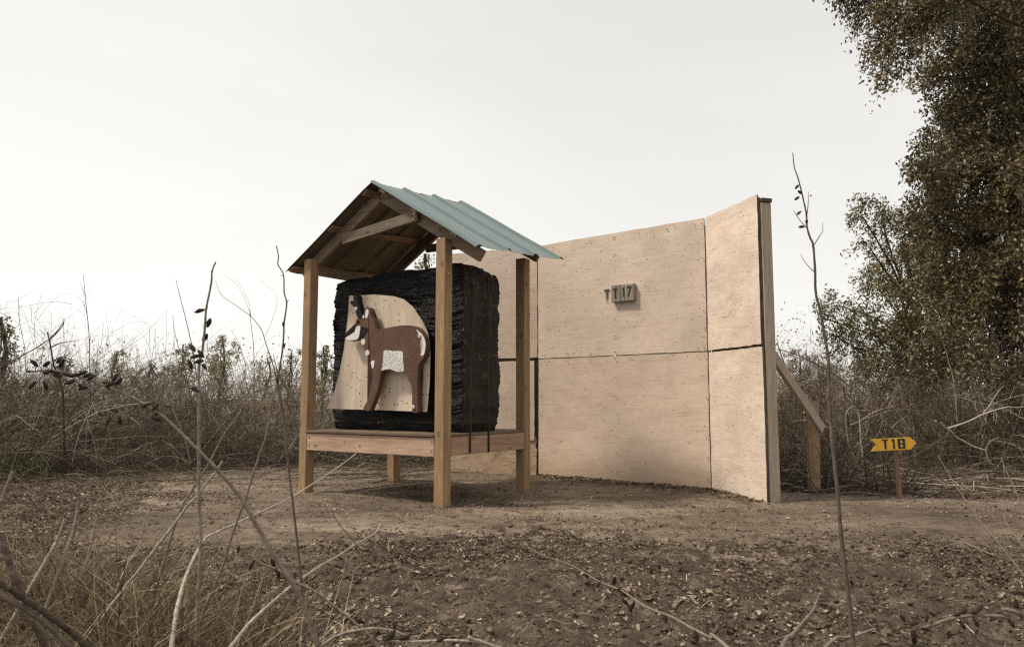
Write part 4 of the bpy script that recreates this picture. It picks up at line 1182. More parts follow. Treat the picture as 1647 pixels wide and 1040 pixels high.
def leafy_tree(name, label, group, trunk_base, trunk_top, blobs, spray_n, leaf_n, leaf, seed, mat=OAKLEAF, tones=(0, 0.9), r_tr=0.2, hang=0.3, hubs=None):
    """blobs: (x, y, z, radius). each gets a limb from the trunk, then sprays of twigs bearing leaves"""
    r = np.random.default_rng(seed)
    root = empty(name, trunk_base); tb = np.array(trunk_base, float); tt = np.array(trunk_top, float)
    tag(root, label, 'tree', group)
    limbs = [([tb - [0, 0, 0.3], tb + (tt - tb) * 0.3 + r.normal(size=3) * 0.1, tb + (tt - tb) * 0.65 + r.normal(size=3) * 0.12, tt], r_tr, r_tr * 0.35)]
    for h_ in (hubs or []):
        h_ = np.array(h_); s = np.clip((h_[2] - tb[2]) / max(0.1, (tt[2] - tb[2])) * 0.7, 0.15, 0.98); st = tb + (tt - tb) * s
        limbs.append(([st, st * 0.6 + h_ * 0.4 + r.normal(size=3) * 0.2, st * 0.25 + h_ * 0.75 + r.normal(size=3) * 0.15, h_], r_tr * 0.38, r_tr * 0.11))
    twb = Bag(); lv = Bag()
    for (x, y, z, rad) in blobs:
        c = np.array([x, y, z]); s = np.clip((z - tb[2]) / max(0.1, (tt[2] - tb[2])) * 0.6, 0.12, 0.95)
        st = tb + (tt - tb) * s; mid = (st + c) / 2 + [0, 0, 0.25 * rad] + r.normal(size=3) * 0.12
        if hubs:
            hb = np.array(min(hubs, key=lambda h_: (h_[0] - x) ** 2 + (h_[1] - y) ** 2 + (h_[2] - z) ** 2))
            mid = (hb + c) / 2 + r.normal(size=3) * 0.10 + [0, 0, 0.1]
            limbs.append(([hb, mid, c], r_tr * 0.11, 0.006))
        else: limbs.append(([st, mid, c], r_tr * 0.22, 0.010))
        n = max(6, int(spray_n * rad ** 2))
        dv = r.normal(size=(n, 3)); dv /= np.linalg.norm(dv, axis=1, keepdims=True)
        tip = c + dv * (rad * (0.55 + 0.5 * r.random(n) ** 0.7))[:, None] * np.array([1, 1, 0.95])
        stt = c + (tip - c) * (0.15 + 0.3 * r.random(n))[:, None]
        m = (stt + tip) / 2 + np.array([0, 0, 0.12]) * rad + r.normal(size=(n, 3)) * 0.05
        tip2 = tip + np.array([0, 0, -hang]) * (0.1 + 0.3 * r.random(n))[:, None]
        P = np.stack([stt, m, tip, tip2], 1)
        V, F = tubes(P, taper(np.full(n, 0.006), 4, 0.3), 3, 7); twb.add(V, F, 0.5)
        nl = n * leaf_n
        i = r.integers(0, n, nl); t = 0.25 + 0.75 * r.random(nl); u = t * 3; k = np.minimum(u.astype(int), 2); f = (u - k)[:, None]
        q = P[i, k] * (1 - f) + P[i, k + 1] * f + r.normal(size=(nl, 3)) * 0.055
        ax = (P[i, k + 1] - P[i, k]); ax /= np.linalg.norm(ax, axis=1, keepdims=True) + 1e-9
        ax = ax * 0.6 + r.normal(size=(nl, 3)) * 0.8 + np.array([0, 0, -0.2])
        cl = fbm(q[:, 0] * 1.6 + 3, q[:, 2] * 1.6 + q[:, 1], 3)
        tn = np.clip(tones[0] + (tones[1] - tones[0]) * (0.40 + cl * 0.9 + r.normal(size=nl) * 0.27), 0, 1)
        V, F, T = leaf_cloud(q, ax, leaf * (0.6 + 0.7 * r.random(nl)), tn, r); lv.add(V, F, T)
    base = np.array(trunk_base)
    for bg in (twb, lv): bg.V = [v - base for v in bg.V]
    limbs = [([np.array(p) - base for p in pts], a, b) for pts, a, b in limbs]
    link('trunk', limb_mesh(limbs), BARK, root)
    tw = link('twigs', twb.mesh('twigs'), BARK, root); tag(tw, kind='stuff')
    cr = link('crown', lv.mesh('crown'), mat, root); tag(cr, kind='stuff')
    return root
def B(px, py, D, rpx): p = at(px, py, D); return (p.x, p.y, p.z, rpx / F_PX * D)

OLIVE = tone_mat('olive_leaves', [(0.0, (0.10, 0.088, 0.038)), (0.45, (0.19, 0.165, 0.072)), (0.8, (0.34, 0.27, 0.13)), (1.0, (0.55, 0.44, 0.24))], 0.5, 0.4, 0.35, 30)
# big oak on the right
oak = []
ro = np.random.default_rng(77)
for (px, py, rp) in ((1560, 60, 95), (1640, 60, 110), (1545, 130, 70), (1620, 170, 105), (1530, 215, 62), (1690, 150, 120), (1600, 260, 110), (1505, 275, 52), (1680, 290, 120),
                     (1540, 330, 85), (1620, 370, 110), (1500, 350, 50), (1700, 420, 120), (1560, 430, 95), (1640, 480, 105), (1520, 470, 60), (1600, 545, 80), (1680, 560, 90), (1520, 560, 60),
                     (1500, 20, 40), (1780, 200, 150), (1780, 420, 150), (1720, 20, 140), (1620, -60, 140), (1780, -60, 160), (1640, 610, 50)):
    for k in range(1):
        oak.append(B(px + ro.normal() * 6, py + ro.normal() * 6, 9.4 + ro.uniform(-1.2, 1.3), rp))
base_oak = at(1740, 700, 10.2); base_oak.z = 0
leafy_tree('oak_tree', 'big dark leafy oak filling the right edge of the view', None, tuple(base_oak), (base_oak.x - 0.6, base_oak.y, 6.2), oak, 205, 52, 0.053, 5, r_tr=0.28, hubs=[B(1600, 120, 10.4, 1)[:3], B(1600, 330, 10.6, 1)[:3], B(1570, 470, 10.4, 1)[:3], B(1730, 250, 10.4, 1)[:3]])
# limb of a second oak hanging in from the top
ov = [B(px, py, 7.2 + ro.uniform(-0.5, 0.5), rp) for (px, py, rp) in ((1390, 10, 34), (1430, 35, 38), (1470, 25, 36), (1412, 75, 26), (1428, 120, 22), (1455, 75, 24), (1500, 15, 34), (1350, 0, 14), (1440, -50, 60), (1520, -50, 70), (1360, -60, 40))]
b2 = at(2150, 700, 7.6); b2.z = 0
leafy_tree('oak_tree', 'oak bough hanging into the top right corner of the sky', None, tuple(b2), (b2.x - 1.5, b2.y, 10.5), ov, 520, 46, 0.040, 6, r_tr=0.07, hang=0.6, hubs=[B(1440, -70, 7.4, 1)[:3]])
# lighter small tree left of the oak
sm = [B(px, py, 12.5 + ro.uniform(-0.8, 0.8), rp) for (px, py, rp) in ((1385, 345, 32), (1420, 350, 36), (1450, 380, 50), (1400, 400, 30), (1480, 430, 60), (1425, 450, 40), (1450, 510, 60), (1390, 520, 42), (1345, 490, 28), (1320, 510, 22), (1370, 560, 45), (1430, 580, 60), (1500, 590, 70), (1345, 540, 26), (1475, 480, 55), (1490, 540, 60), (1450, 430, 42), (1465, 600, 60), (1485, 390, 40), (1400, 455, 30), (1410, 600, 45))]
b3 = at(1500, 700, 12.8); b3.z = 0
leafy_tree('oak_tree', 'smaller olive green oak with open crown left of the big oak', None, tuple(b3), (b3.x - 0.3, b3.y, 3.4), sm, 150, 40, 0.050, 9, mat=OLIVE, tones=(0.1, 0.95), r_tr=0.11)

def bits(name, fn, n, zlo, zhi, size, seed, mat, tones):
    r = np.random.default_rng(seed); xy = fn(n, r); z = zlo + (zhi - zlo) * r.random(n) ** 1.2
    c = fbm(xy[:, 0] * 1.5, xy[:, 1] * 1.5 + z * 2, 2); k = c > -0.02
    P = np.column_stack([xy, z])[k]; m = len(P)
    b_ = Bag(); b_.add(*leaf_cloud(P, r.normal(size=(m, 3)), size * (0.4 + 0.8 * r.random(m)), tones[0] + (tones[1] - tones[0]) * r.random(m), r)); return link(name, b_.mesh(name), mat)
tag(bits('clinging_leaves', left_area, 15000, 0.05, 1.1, 0.034, 71, PALELEAF, (0, 0.9)), 'small dry and olive leaves clinging in the left brush', 'leaves', kind='stuff')
tag(bits('clinging_leaves', right_area, 16000, 0.05, 1.9, 0.036, 72, OAKLEAF, (0.2, 1.0)), 'brown leaves clinging in the right hand brush', 'leaves', kind='stuff')
tag(bits('clinging_leaves', far_area, 26000, 0.3, 2.0, 0.07, 73, PALELEAF, (0.2, 1.0)), 'pale leaves in the far scrub', 'leaves', kind='stuff')

# small far trees
def far_tree(px, py_top, D, w_px, label, seed, tones=(0.1, 0.9), mat=PALELEAF, dense=1.0, leaf=0.10, name='small_tree', bare=1.0):
    r = np.random.default_rng(seed)
    top = at(px, py_top, D); base = (top.x, top.y, 0.0); h = top.z; wd = w_px / F_PX * D
    n = 11; bl = []
    for k in range(n):
        z = h * (0.38 + 0.56 * k / (n - 1)); rr = wd * 0.5 * math.sin(math.pi * (0.22 + 0.70 * k / (n - 1))) 
        bl.append((top.x + r.normal() * rr * 0.6, top.y + r.normal() * rr * 0.5, z, max(0.18, rr * 0.62)))
    return leafy_tree(name, label, 'small trees beyond the brush', base, (top.x, top.y, h * 0.97), bl, 30 * dense / max(0.3, (wd * 0.3)) , int(17 * dense), leaf, seed, mat, tones, r_tr=0.05 + 0.012 * h, hang=0.1)
far_tree(358, 538, 34, 62, 'pale yellow green small tree just right of the tall stem with black pods', 51, (0.3, 1.0), dense=1.1)
far_tree(295, 550, 38, 52, 'dull green small tree with a rounded clump on top, left of the pale one', 52, (0.0, 0.6), dense=1.0)
far_tree(190, 562, 30, 55, 'thin yellow brown small tree above the arching stem', 53, (0.3, 1.0), dense=0.7)
far_tree(430, 572, 40, 60, 'hazy brown small tree left of the shelter post', 54, (0.1, 0.7), dense=0.7)
far_tree(520, 555, 30, 40, 'grey green small tree seen between the left post and the bale', 55, (0.0, 0.6), dense=0.9)
far_tree(684, 400, 15, 60, 'olive green tree whose top shows over the black bale', 56, (0.2, 0.8), dense=0.9, leaf=0.055)
far_tree(2, 505, 17, 50, 'dark green tree cut off by the left edge of the view', 57, (0.0, 0.4), dense=1.2, leaf=0.07)
far_tree(105, 575, 24, 50, 'low grey brown tree at far left behind the brush', 58, (0.1, 0.6), dense=0.5)
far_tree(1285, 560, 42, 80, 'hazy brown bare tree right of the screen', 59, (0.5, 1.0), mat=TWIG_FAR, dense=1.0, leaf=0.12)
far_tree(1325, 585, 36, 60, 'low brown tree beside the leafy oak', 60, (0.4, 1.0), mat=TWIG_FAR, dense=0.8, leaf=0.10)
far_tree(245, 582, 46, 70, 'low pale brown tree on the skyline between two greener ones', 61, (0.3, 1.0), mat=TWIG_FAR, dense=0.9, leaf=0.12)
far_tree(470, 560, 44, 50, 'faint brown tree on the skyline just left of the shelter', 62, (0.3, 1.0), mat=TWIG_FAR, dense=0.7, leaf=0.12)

# ------------------------------------------------------------------ leaf litter
def oak_leaf_template(seed):
    r = np.random.default_rng(seed)
    # outline of a lobed oak leaf, along +x, length 1
    half = [(0.0, 0.02), (0.20, 0.16), (0.30, 0.06), (0.46, 0.26), (0.56, 0.09), (0.72, 0.24), (0.88, 0.10)]
    half = [(x, w * r.uniform(0.8, 1.2)) for x, w in half]
    curl = r.uniform(0.0, 0.7); tw = r.normal() * 0.5
    V = []
    def lift(x, y): return curl * (x - 0.5) ** 2 * 0.9 - curl * 0.1 + abs(y) * r.uniform(0.0, 0.45) + tw * y * (x - .5) * 2
    sp_ = [(x, 0.0) for x, _ in half] + [(1.0, 0.0)]
    for x, y in sp_: V.append((x - 0.5, y, lift(x, 0)))
    for s_ in (1, -1):
        for x, w in half: V.append((x - 0.5, s_ * w, lift(x, w)))
    n = len(half); F = []
    for k in range(n):
        a, b = k, k + 1
        L0 = n + 1 + k; L1 = n + 1 + min(k + 1, n - 1)
        R0 = 2 * n + 1 + k; R1 = 2 * n + 1 + min(k + 1, n - 1)
        F.append((a, b, L1)); F.append((a, L1, L0) if L1 != L0 else (a, b, L0))
        F.append((a, R1, b)); F.append((a, R0, R1) if R1 != R0 else (a, R0, b))
    return np.array(V), np.array(F)
def quad_leaf_template(seed):
    r = np.random.default_rng(seed)
    V = np.array([(-.5, 0, .05), (-0.1, .2, r.uniform(0, .25)), (.5, 0, .1), (0.05, -.2, r.uniform(0, .3)), (0, 0, -0.02)])
    F = np.array([(0, 4, 1), (4, 2, 1), (4, 3, 2), (0, 3, 4)]); return V, F
def chip_template(seed):
    r = np.random.default_rng(seed)
    return np.array([(-.5, 0, .05), (r.uniform(-.3, .2), .3, r.uniform(0, .3)), (.5, 0, .1), (r.uniform(-.2, .3), -.3, r.uniform(0, .3))]), np.array([(0, 1, 2), (0, 2, 3)])
def scatter_leaves(xy, size, templates, tone, r, lift=0.0, tilt=0.35):
    bag = Bag(); n = len(xy); which = r.integers(0, len(templates), n)
    z = ground_z(xy[:, 0], xy[:, 1])
    e = 0.03
    gx = (ground_z(xy[:, 0] + e, xy[:, 1]) - z) / e; gy = (ground_z(xy[:, 0], xy[:, 1] + e) - z) / e
    for k, (TV, TF) in enumerate(templates):
        m = which == k; c = m.sum()
        if not c: continue
        yaw = r.random(c) * 2 * np.pi
        nrm = np.column_stack([-gx[m] + r.normal(size=c) * tilt, -gy[m] + r.normal(size=c) * tilt, np.ones(c)]); nrm /= np.linalg.norm(nrm, axis=1, keepdims=True)
        t = np.column_stack([np.cos(yaw), np.sin(yaw), np.zeros(c)]); t -= nrm * (t * nrm).sum(1, keepdims=True); t /= np.linalg.norm(t, axis=1, keepdims=True)
        b = np.cross(nrm, t)
        sc = size[m][:, None, None]
        V = (TV[None, :, 0:1] * t[:, None] + TV[None, :, 1:2] * b[:, None] + TV[None, :, 2:3] * nrm[:, None]) * sc
        V = V + np.column_stack([xy[m], z[m] + 0.004 + lift * r.random(c)])[:, None]
        F = TF[None] + (np.arange(c) * len(TV))[:, None, None]
        bag.add(V.reshape(-1, 3), F.reshape(-1, 3), np.repeat(tone[m], len(TV)))
    return bag
LITTER = tone_mat('dead_leaves', [(0.0, (0.055, 0.036, 0.024)), (0.45, (0.13, 0.09, 0.06)), (0.8, (0.26, 0.19, 0.135)), (1.0, (0.50, 0.41, 0.31))], 0.75, 0.3, 0.1, 90)
def litter_pts(n, r, ylo, yhi, xlo, xhi, padkeep):
    x = r.uniform(xlo, xhi, n * 3); y = ylo + (yhi - ylo) * r.random(n * 3)
    m = pad_mask(x, y); cl = np.clip(0.5 + fbm(x * 2.2, y * 2.2, 3) * 2.2, 0, 1) ** (0.5 if n > 100000 else 1)
    cl = cl ** 1.8
    keep = r.random(n * 3) < ((1 - m) * (0.10 + 0.90 * cl) + m * padkeep * cl)
    return np.column_stack([x, y])[keep][:n]
rl = np.random.default_rng(90)
near = litter_pts(19000, rl, 1.7, 4.8, -3.6, 4.2, 0.10)
near = np.concatenate([near[near[:, 1] < 3.7], near[near[:, 1] >= 3.7]]); n_lob = int((near[:, 1] < 3.7).sum())
tn_ = np.clip(rl.normal(size=len(near)) * 0.26 + 0.46 + 0.9 * fbm(near[:, 0] * 1.3 + 50, near[:, 1] * 1.3, 3), 0, 1); sz_ = 0.012 + 0.030 * rl.random(len(near)) ** 1.3
bg = scatter_leaves(near[n_lob:], sz_[n_lob:], [quad_leaf_template(s_) for s_ in range(5)], tn_[n_lob:], rl, 0.008, 0.35)
tag(link('leaf_litter', bg.mesh('leaf_litter'), LITTER), 'broken dead leaves along the edge of the bare dirt', 'leaf litter', kind='stuff')
bg = scatter_leaves(near[:n_lob], sz_[:n_lob] * 1.15, [oak_leaf_template(s_) for s_ in range(5)], tn_[:n_lob], rl, 0.008, 0.32)
tag(link('leaf_litter', bg.mesh('leaf_litter'), LITTER), 'curled dead oak leaves scattered over the dark soil in front', 'leaf litter', kind='stuff')
far_ = np.concatenate([litter_pts(30000, rl, 4.5, 9.8, -7.5, 8.0, 0.10), litter_pts(9000, rl, 6.2, 8.6, 2.2, 7.5, 0.2), litter_pts(9000, rl, 5.6, 8.8, -6.5, -1.8, 0.2)])
# drift of leaves along the foot of the plywood
tt_ = rl.random(1500); side = (rl.random(1500) ** 2) * 0.28
drift = np.array(Lp)[None, :2] + (np.array(J) - np.array(Lp))[None, :2] * tt_[:, None] + np.array(NM)[None, :2] * (0.015 + side)[:, None]
tt2 = rl.random(500); drift2 = np.array(J)[None, :2] + (np.array(E_) - np.array(J))[None, :2] * tt2[:, None] + np.array((dr.y, -dr.x))[None] * (0.015 + (rl.random(500) ** 2) * 0.2)[:, None]
far_ = np.concatenate([far_, drift, drift2])
bg = scatter_leaves(far_, 0.014 + 0.026 * rl.random(len(far_)), [quad_leaf_template(s_) for s_ in range(4)], np.clip(rl.normal(size=len(far_)) * 0.28 + 0.5, 0, 1), rl, 0.014, 0.35)
tag(link('leaf_litter', bg.mesh('leaf_litter'), LITTER), 'dead leaves round the trodden clearing and along the plywood foot', 'leaf litter', kind='stuff')
frag = litter_pts(110000, rl, 1.75, 7.5, -4.4, 5.4, 0.22)
bg = scatter_leaves(frag, 0.006 + 0.016 * rl.random(len(frag)) ** 1.6, [chip_template(20 + s_) for s_ in range(6)], np.clip(rl.normal(size=len(frag)) * 0.30 + 0.48, 0, 1), rl, 0.008, 0.5)
tag(link('leaf_fragments', bg.mesh('leaf_fragments'), LITTER), 'small broken bits of leaf and chaff worked into the soil', 'leaf litter', kind='stuff')
# clods and crumbs of soil
def clods(n, r):
    t = (1 + 5 ** 0.5) / 2
    TV = np.array([(-1, t, 0), (1, t, 0), (-1, -t, 0), (1, -t, 0), (0, -1, t), (0, 1, t), (0, -1, -t), (0, 1, -t), (t, 0, -1), (t, 0, 1), (-t, 0, -1), (-t, 0, 1)]) / 1.9
    TF = np.array([(0, 11, 5), (0, 5, 1), (0, 1, 7), (0, 7, 10), (0, 10, 11), (1, 5, 9), (5, 11, 4), (11, 10, 2), (10, 7, 6), (7, 1, 8), (3, 9, 4), (3, 4, 2), (3, 2, 6), (3, 6, 8), (3, 8, 9), (4, 9, 5), (2, 4, 11), (6, 2, 10), (8, 6, 7), (9, 8, 1)])
    xy = litter_pts(n, r, 1.8, 7.0, -4.2, 5.2, 0.14); n = len(xy)
    s_ = 0.003 + 0.014 * r.random(n) ** 4
    tmp = [(TV * np.array([1.2, 1, 0.6]) * (1 + 0.25 * r.normal(size=TV.shape)), TF) for _ in range(4)]
    return scatter_leaves(xy, s_, tmp, np.clip(r.normal(size=n) * 0.2 + 0.4, 0, 1), r, 0.0, 0.5)
CLOD = tone_mat('soil_clods', [(0.0, (0.06, 0.043, 0.03)), (0.5, (0.14, 0.10, 0.072)), (1.0, (0.28, 0.21, 0.155))], 0.95, 0.1)
tag(link('soil_crumbs', clods(5000, rl).mesh('soil_crumbs'), CLOD), 'crumbs and clods of dry soil in the foreground', 'soil', kind='stuff')

# ------------------------------------------------------------------ dry grass at lower left and thin tufts
GRASS = tone_mat('dry_grass', [(0.0, (0.06, 0.045, 0.028)), (0.45, (0.165, 0.118, 0.070)), (0.8, (0.34, 0.26, 0.155)), (1.0, (0.60, 0.49, 0.33))], 0.7, 0.25, 0.2)
GREENG = tone_mat('green_grass', [(0.0, (0.06, 0.07, 0.022)), (1.0, (0.15, 0.165, 0.055))], 0.7, 0.25, 0.25)
def grass(name, base, d, L_, w, tone, mat, r, K=5, droop=0.12):
    P = grow(base, d, L_, K, droop, 0.08, r); n = len(base)
    ref = np.column_stack([r.normal(size=n), r.normal(size=n), r.normal(size=n) * 0.3]); T = P[:, -1] - P[:, 0]
    sd = np.cross(T, ref); sd /= np.linalg.norm(sd, axis=1, keepdims=True) + 1e-9
    W = (w[:, None] * np.linspace(1, 0.1, K)[None])[:, :, None]
    V = np.stack([P - sd[:, None] * W, P + sd[:, None] * W], 2).reshape(-1, 3)
    idx = np.arange(n * K * 2).reshape(n, K, 2)
    F = np.stack([idx[:, :-1, 0], idx[:, :-1, 1], idx[:, 1:, 1], idx[:, 1:, 0]], -1).reshape(-1, 4)
    b = Bag(); b.add(V, F, np.repeat(tone, K * 2)); return link(name, b.mesh(name), mat)
rg = np.random.default_rng(101)
def clump_base(px, py_base, D, rad, n):
    c = at(px, 643, D); xy = np.column_stack([c.x + rg.normal(size=n) * rad, c.y + rg.normal(size=n) * rad * 0.7]); return np.column_stack([xy, ground_z(xy[:, 0], xy[:, 1])])
bs = np.concatenate([clump_base(110, 0, 2.75, 0.10, 1300), clump_base(40, 0, 2.5, 0.2, 1300), clump_base(190, 0, 2.4, 0.16, 1400), clump_base(300, 0, 2.15, 0.13, 1300), clump_base(140, 0, 2.0, 0.22, 1800), clump_base(-60, 0, 2.6, 0.3, 700), clump_base(400, 0, 1.95, 0.12, 600)])
n = len(bs); d = np.column_stack([rg.normal(size=n) * 0.45 + 0.15, rg.normal(size=n) * 0.4, np.full(n, 0.9)])
tag(grass('dry_grass', bs, d, 0.08 + 0.43 * rg.random(n) ** 1.6, 0.0010 + 0.0022 * rg.random(n), np.clip(rg.random(n) ** 1.3, 0, 1), GRASS, rg, 6, 0.22), 'dry brown grass tussocks at the lower left corner', 'grass', kind='stuff')
bs = np.concatenate([clump_base(30, 0, 7.8, 0.3, 60), clump_base(-10, 0, 7.4, 0.3, 110)])
n = len(bs); d = np.column_stack([rg.normal(size=n) * 0.3, rg.normal(size=n) * 0.3, np.full(n, 0.9)])
tag(grass('green_grass', bs, d, 0.2 + 0.6 * rg.random(n), 0.003 + 0.002 * rg.random(n), rg.random(n), GREENG, rg, 6, 0.1), 'rank green grass at the left foot of the brush', 'grass', kind='stuff')
bl = []
for (px, py) in ((750, 800), (1000, 880), (860, 790), (560, 770), (1050, 905), (800, 770), (1200, 800), (690, 938), (1275, 778), (1300, 775), (1330, 778), (220, 820), (200, 826), (180, 800), (60, 842), (1180, 905), (1545, 950), (1590, 960), (940, 830), (1500, 780), (1400, 770)):
    dd = ray(px, py); t = -CAM_H / dd.z; p = EYE + dd * t
    k = 9; xy = np.column_stack([p.x + rg.normal(size=k) * 0.05, p.y + rg.normal(size=k) * 0.07]); bl.append(np.column_stack([xy, ground_z(xy[:, 0], xy[:, 1])]))
bs = np.concatenate(bl); n = len(bs); d = np.column_stack([rg.normal(size=n) * 0.4, rg.normal(size=n) * 0.4, np.full(n, 0.9)])
tag(grass('grass_shoots', bs, d, 0.02 + 0.05 * rg.random(n), 0.0012 + 0.0008 * rg.random(n), rg.random(n), GREENG, rg, 4, 0.1), 'tiny green grass shoots dotted over the dirt', 'grass', kind='stuff')

# ------------------------------------------------------------------ foreground stems
def pod_mesh():
    bm = bmesh.new(); bmesh.ops.create_icosphere(bm, subdivisions=2, radius=1.0)
    r = random.Random(3)
    for v in bm.verts:
        x, y, z = v.co; t = (z + 1) / 2
        w = 0.50 * (math.sin(math.pi * min(1, max(0, t)) ** 0.9) ** 0.8 + 0.05)
        k = w * r.uniform(0.75, 1.3)
        rr = math.hypot(x, y) or 1
        v.co = Vector((x / rr * k, y / rr * k * 0.8, z + 1)) * 0.5
    me = bpy.data.meshes.new('seed_pod'); bm.to_mesh(me); bm.free(); me.materials.append(POD); return me
POD = simple('seed_pod_brown', (0.045, 0.026, 0.020), 0.9, 140, 0.5, 0.8, 0.003)
PODM = pod_mesh()
def stem(name, label, cat, pts, r0, r1_, tone, group=None, pods=(), pod_len=0.028, side=(), root_down=True, S=7, seed=1):
    """pts: (px,py,D) from tip to root"""
    P = [at(*p) for p in pts]
    if root_down:
        last = P[-1]; d = (P[-1] - P[-2]).normalized(); d.z = min(d.z, -0.35); d.normalize()
        g = gz(last.x, last.y)
        if last.z > g: P.append(last + d * ((last.z - g + 0.03) / -d.z))
    P = P[::-1]
    base = P[0].copy()
    C = catmull([np.array(p - base) for p in P], 7); K = len(C)
    rs = np.random.default_rng(seed)
    C[1:-1] += rs.normal(size=(K - 2, 3)) * r1_ * 0.12
    R = np.linspace(r0, r1_, K) * (1 + 0.04 * rs.normal(size=K)) * 0.94; R[::7] *= 1.10
    bag = Bag(); V, F = tubes(C[None], R[None], S, seed); bag.add(V, F, np.clip(tone + np.repeat(rs.normal(size=K) * 0.06, S), 0, 1))
    for sd_ in side:
        Q = [at(*q) - base for q in sd_]
        Cq = catmull([np.array(q) for q in Q], 5); V, F = tubes(Cq[None], np.linspace(r1_ * 1.1, r1_ * 0.45, len(Cq))[None], 5, seed + 3); bag.add(V, F, tone)
    o = link(name, bag.mesh(name, True), STEM); o.location = base
    tag(o, label, cat, group)
    for i, pd in enumerate(pods):
        px, py, D, ang = pd[:4]; ln = pd[4] if len(pd) > 4 else pod_len
        q = bpy.data.objects.new('seed_pod', PODM); COL.objects.link(q); q.parent = o
        q.location = at(px, py, D) - base
        dirv = Vector((math.cos(ang), rs.normal() * 0.3, -math.sin(ang))).normalized()
        q.rotation_mode = 'QUATERNION'; q.rotation_quaternion = dirv.to_track_quat('Z', 'Y')
        q.scale = (ln * 0.85, ln * 0.85, ln)
    return o
W_ = 'tall_weed'
D1 = 1.75
arch = [(45, 597), (95, 597), (160, 617), (215, 640), (260, 668), (300, 705), (345, 750), (380, 790), (405, 830), (440, 890), (475, 945), (495, 990), (512, 1040)]
pods = [(52, 597, D1, 3.1, .014), (62, 590, D1, -2.3), (70, 590, D1, -0.6), (68, 600, D1, -0.1), (78, 596, D1, .2), (84, 603, D1, .1), (58, 612, D1, 2.2), (70, 612, D1, 1.3), (90, 585, D1, -.9, .02), (96, 592, D1, -1.2), (99, 600, D1, .3), (112, 606, D1, -.3), (124, 603, D1, -.4), (132, 606, D1, -.3), (140, 612, D1, -.6), (122, 612, D1, 2.8), (126, 616, D1, 1.2, .018), (142, 622, D1, 2.9), (160, 617, D1, -.2), (172, 620, D1, -.3), (180, 615, D1, -1.2), (186, 620, D1, -.9), (178, 628, D1, -2.2), (192, 662, D1, 3.3), (178, 668, D1, 1.8), (192, 667, D1, 1.4), (226, 655, D1, -.4), (244, 662, D1, -.9), (250, 670, D1, -1.3, .02), (243, 671, D1, .4)]
stem(W_, 'long grey stem arching to the left with dark seed pods along its tip', 'stem', [(*p, D1) for p in arch], 0.0066, 0.0024, 0.5, pods=pods, pod_len=0.025, side=[[(215, 657, D1), (200, 663, D1), (182, 660, D1)]], seed=2)
D2 = 1.95
stem(W_, 'tall pale upright stem with clusters of dark pods, left of the shelter', 'stem', [(*p, D2) for p in [(347, 421), (341, 436), (340, 455), (332, 495), (330, 520), (326, 560), (320, 590), (320, 650), (320, 720), (320, 800), (323, 880), (319, 960), (316, 1040)]], 0.0060, 0.0020, 0.55,
     pods=[(330, 497, D2, 2.8), (333, 527, D2, -1.4), (334, 536, D2, 2.2), (314, 565, D2, -2.4), (318, 562, D2, .9), (306, 575, D2, -.2), (303, 578, D2, 1.3), (312, 583, D2, -.2), (324, 585, D2, .9, .02), (320, 625, D2, 3.2), (311, 627, D2, .2, .02)], pod_len=0.029, seed=3)
D3 = 2.1
stem(W_, 'thin stem with a kinked bare tip beside the shelter roof eave', 'stem', [(*p, D3) for p in [(444, 395), (448, 412), (447, 425), (456, 442), (457, 470), (461, 488), (457, 520), (455, 555), (448, 605), (446, 620), (452, 650), (459, 700), (465, 760), (471, 808), (478, 870), (484, 930), (492, 1040)]], 0.0040, 0.0015, 0.25,
     pods=[(455, 525, D3, -1.4, .016), (456, 560, D3, -1.3, .016), (446, 606, D3, 1.5, .018)], side=[[(457, 444, D3), (451, 442, D3)], [(461, 486, D3), (465, 482, D3)], [(447, 600, D3), (442, 580, D3), (440, 570, D3)]], seed=4)
stem(W_, 'pale bent stem crossing low behind the arching one', 'stem', [(*p, 2.2) for p in [(448, 612), (436, 650), (428, 700), (420, 723), (408, 760), (396, 798), (382, 835), (370, 870), (360, 905), (353, 922), (340, 955), (327, 984), (318, 1030)]], 0.0052, 0.0026, 0.5, seed=5)
stem(W_, 'slim grey stem slanting down left from the thicket', 'stem', [(*p, 2.4) for p in [(404, 618), (395, 640), (388, 660), (365, 691), (350, 718), (336, 745), (322, 768), (308, 790), (294, 811), (284, 837), (273, 870), (260, 916)]], 0.0045, 0.0022, 0.5, pods=[(388, 662, 2.4, -1.2, .018)], seed=6)
stem(W_, 'straight pale stem leaning right over the leaf litter', 'stem', [(*p, 2.15) for p in [(358, 741), (352, 750), (347, 759), (334, 774), (320, 795), (306, 808), (292, 826), (275, 850), (249, 883), (222, 919), (203, 942), (178, 975)]], 0.0052, 0.0025, 0.75, seed=7)
stem(W_, 'curved white stem sweeping up from the bottom to the left post', 'stem', [(573, 729, 3.3), (545, 750, 3.1), (500, 780, 2.8), (458, 805, 2.6), (412, 826, 2.45), (379, 842, 2.3), (350, 855, 2.2), (330, 866, 2.1), (314, 893, 2.0), (301, 922, 1.95), (291, 952, 1.9), (283, 988, 1.85), (276, 1040, 1.8)], 0.0060, 0.0022, 0.8, seed=8)
stem(W_, 'forked pale stick pointing up right across the lower centre', 'stem', [(612, 840, 2.7), (606, 854, 2.6), (594, 863, 2.55), (573, 874, 2.45), (543, 894, 2.35), (515, 910, 2.25), (482, 932, 2.15), (461, 948, 2.05), (433, 972, 1.95), (400, 1003, 1.85), (375, 1035, 1.8)], 0.0050, 0.0022, 0.78, side=[[(590, 866, 2.54), (584, 862, 2.54), (588, 857, 2.56)]], seed=9)
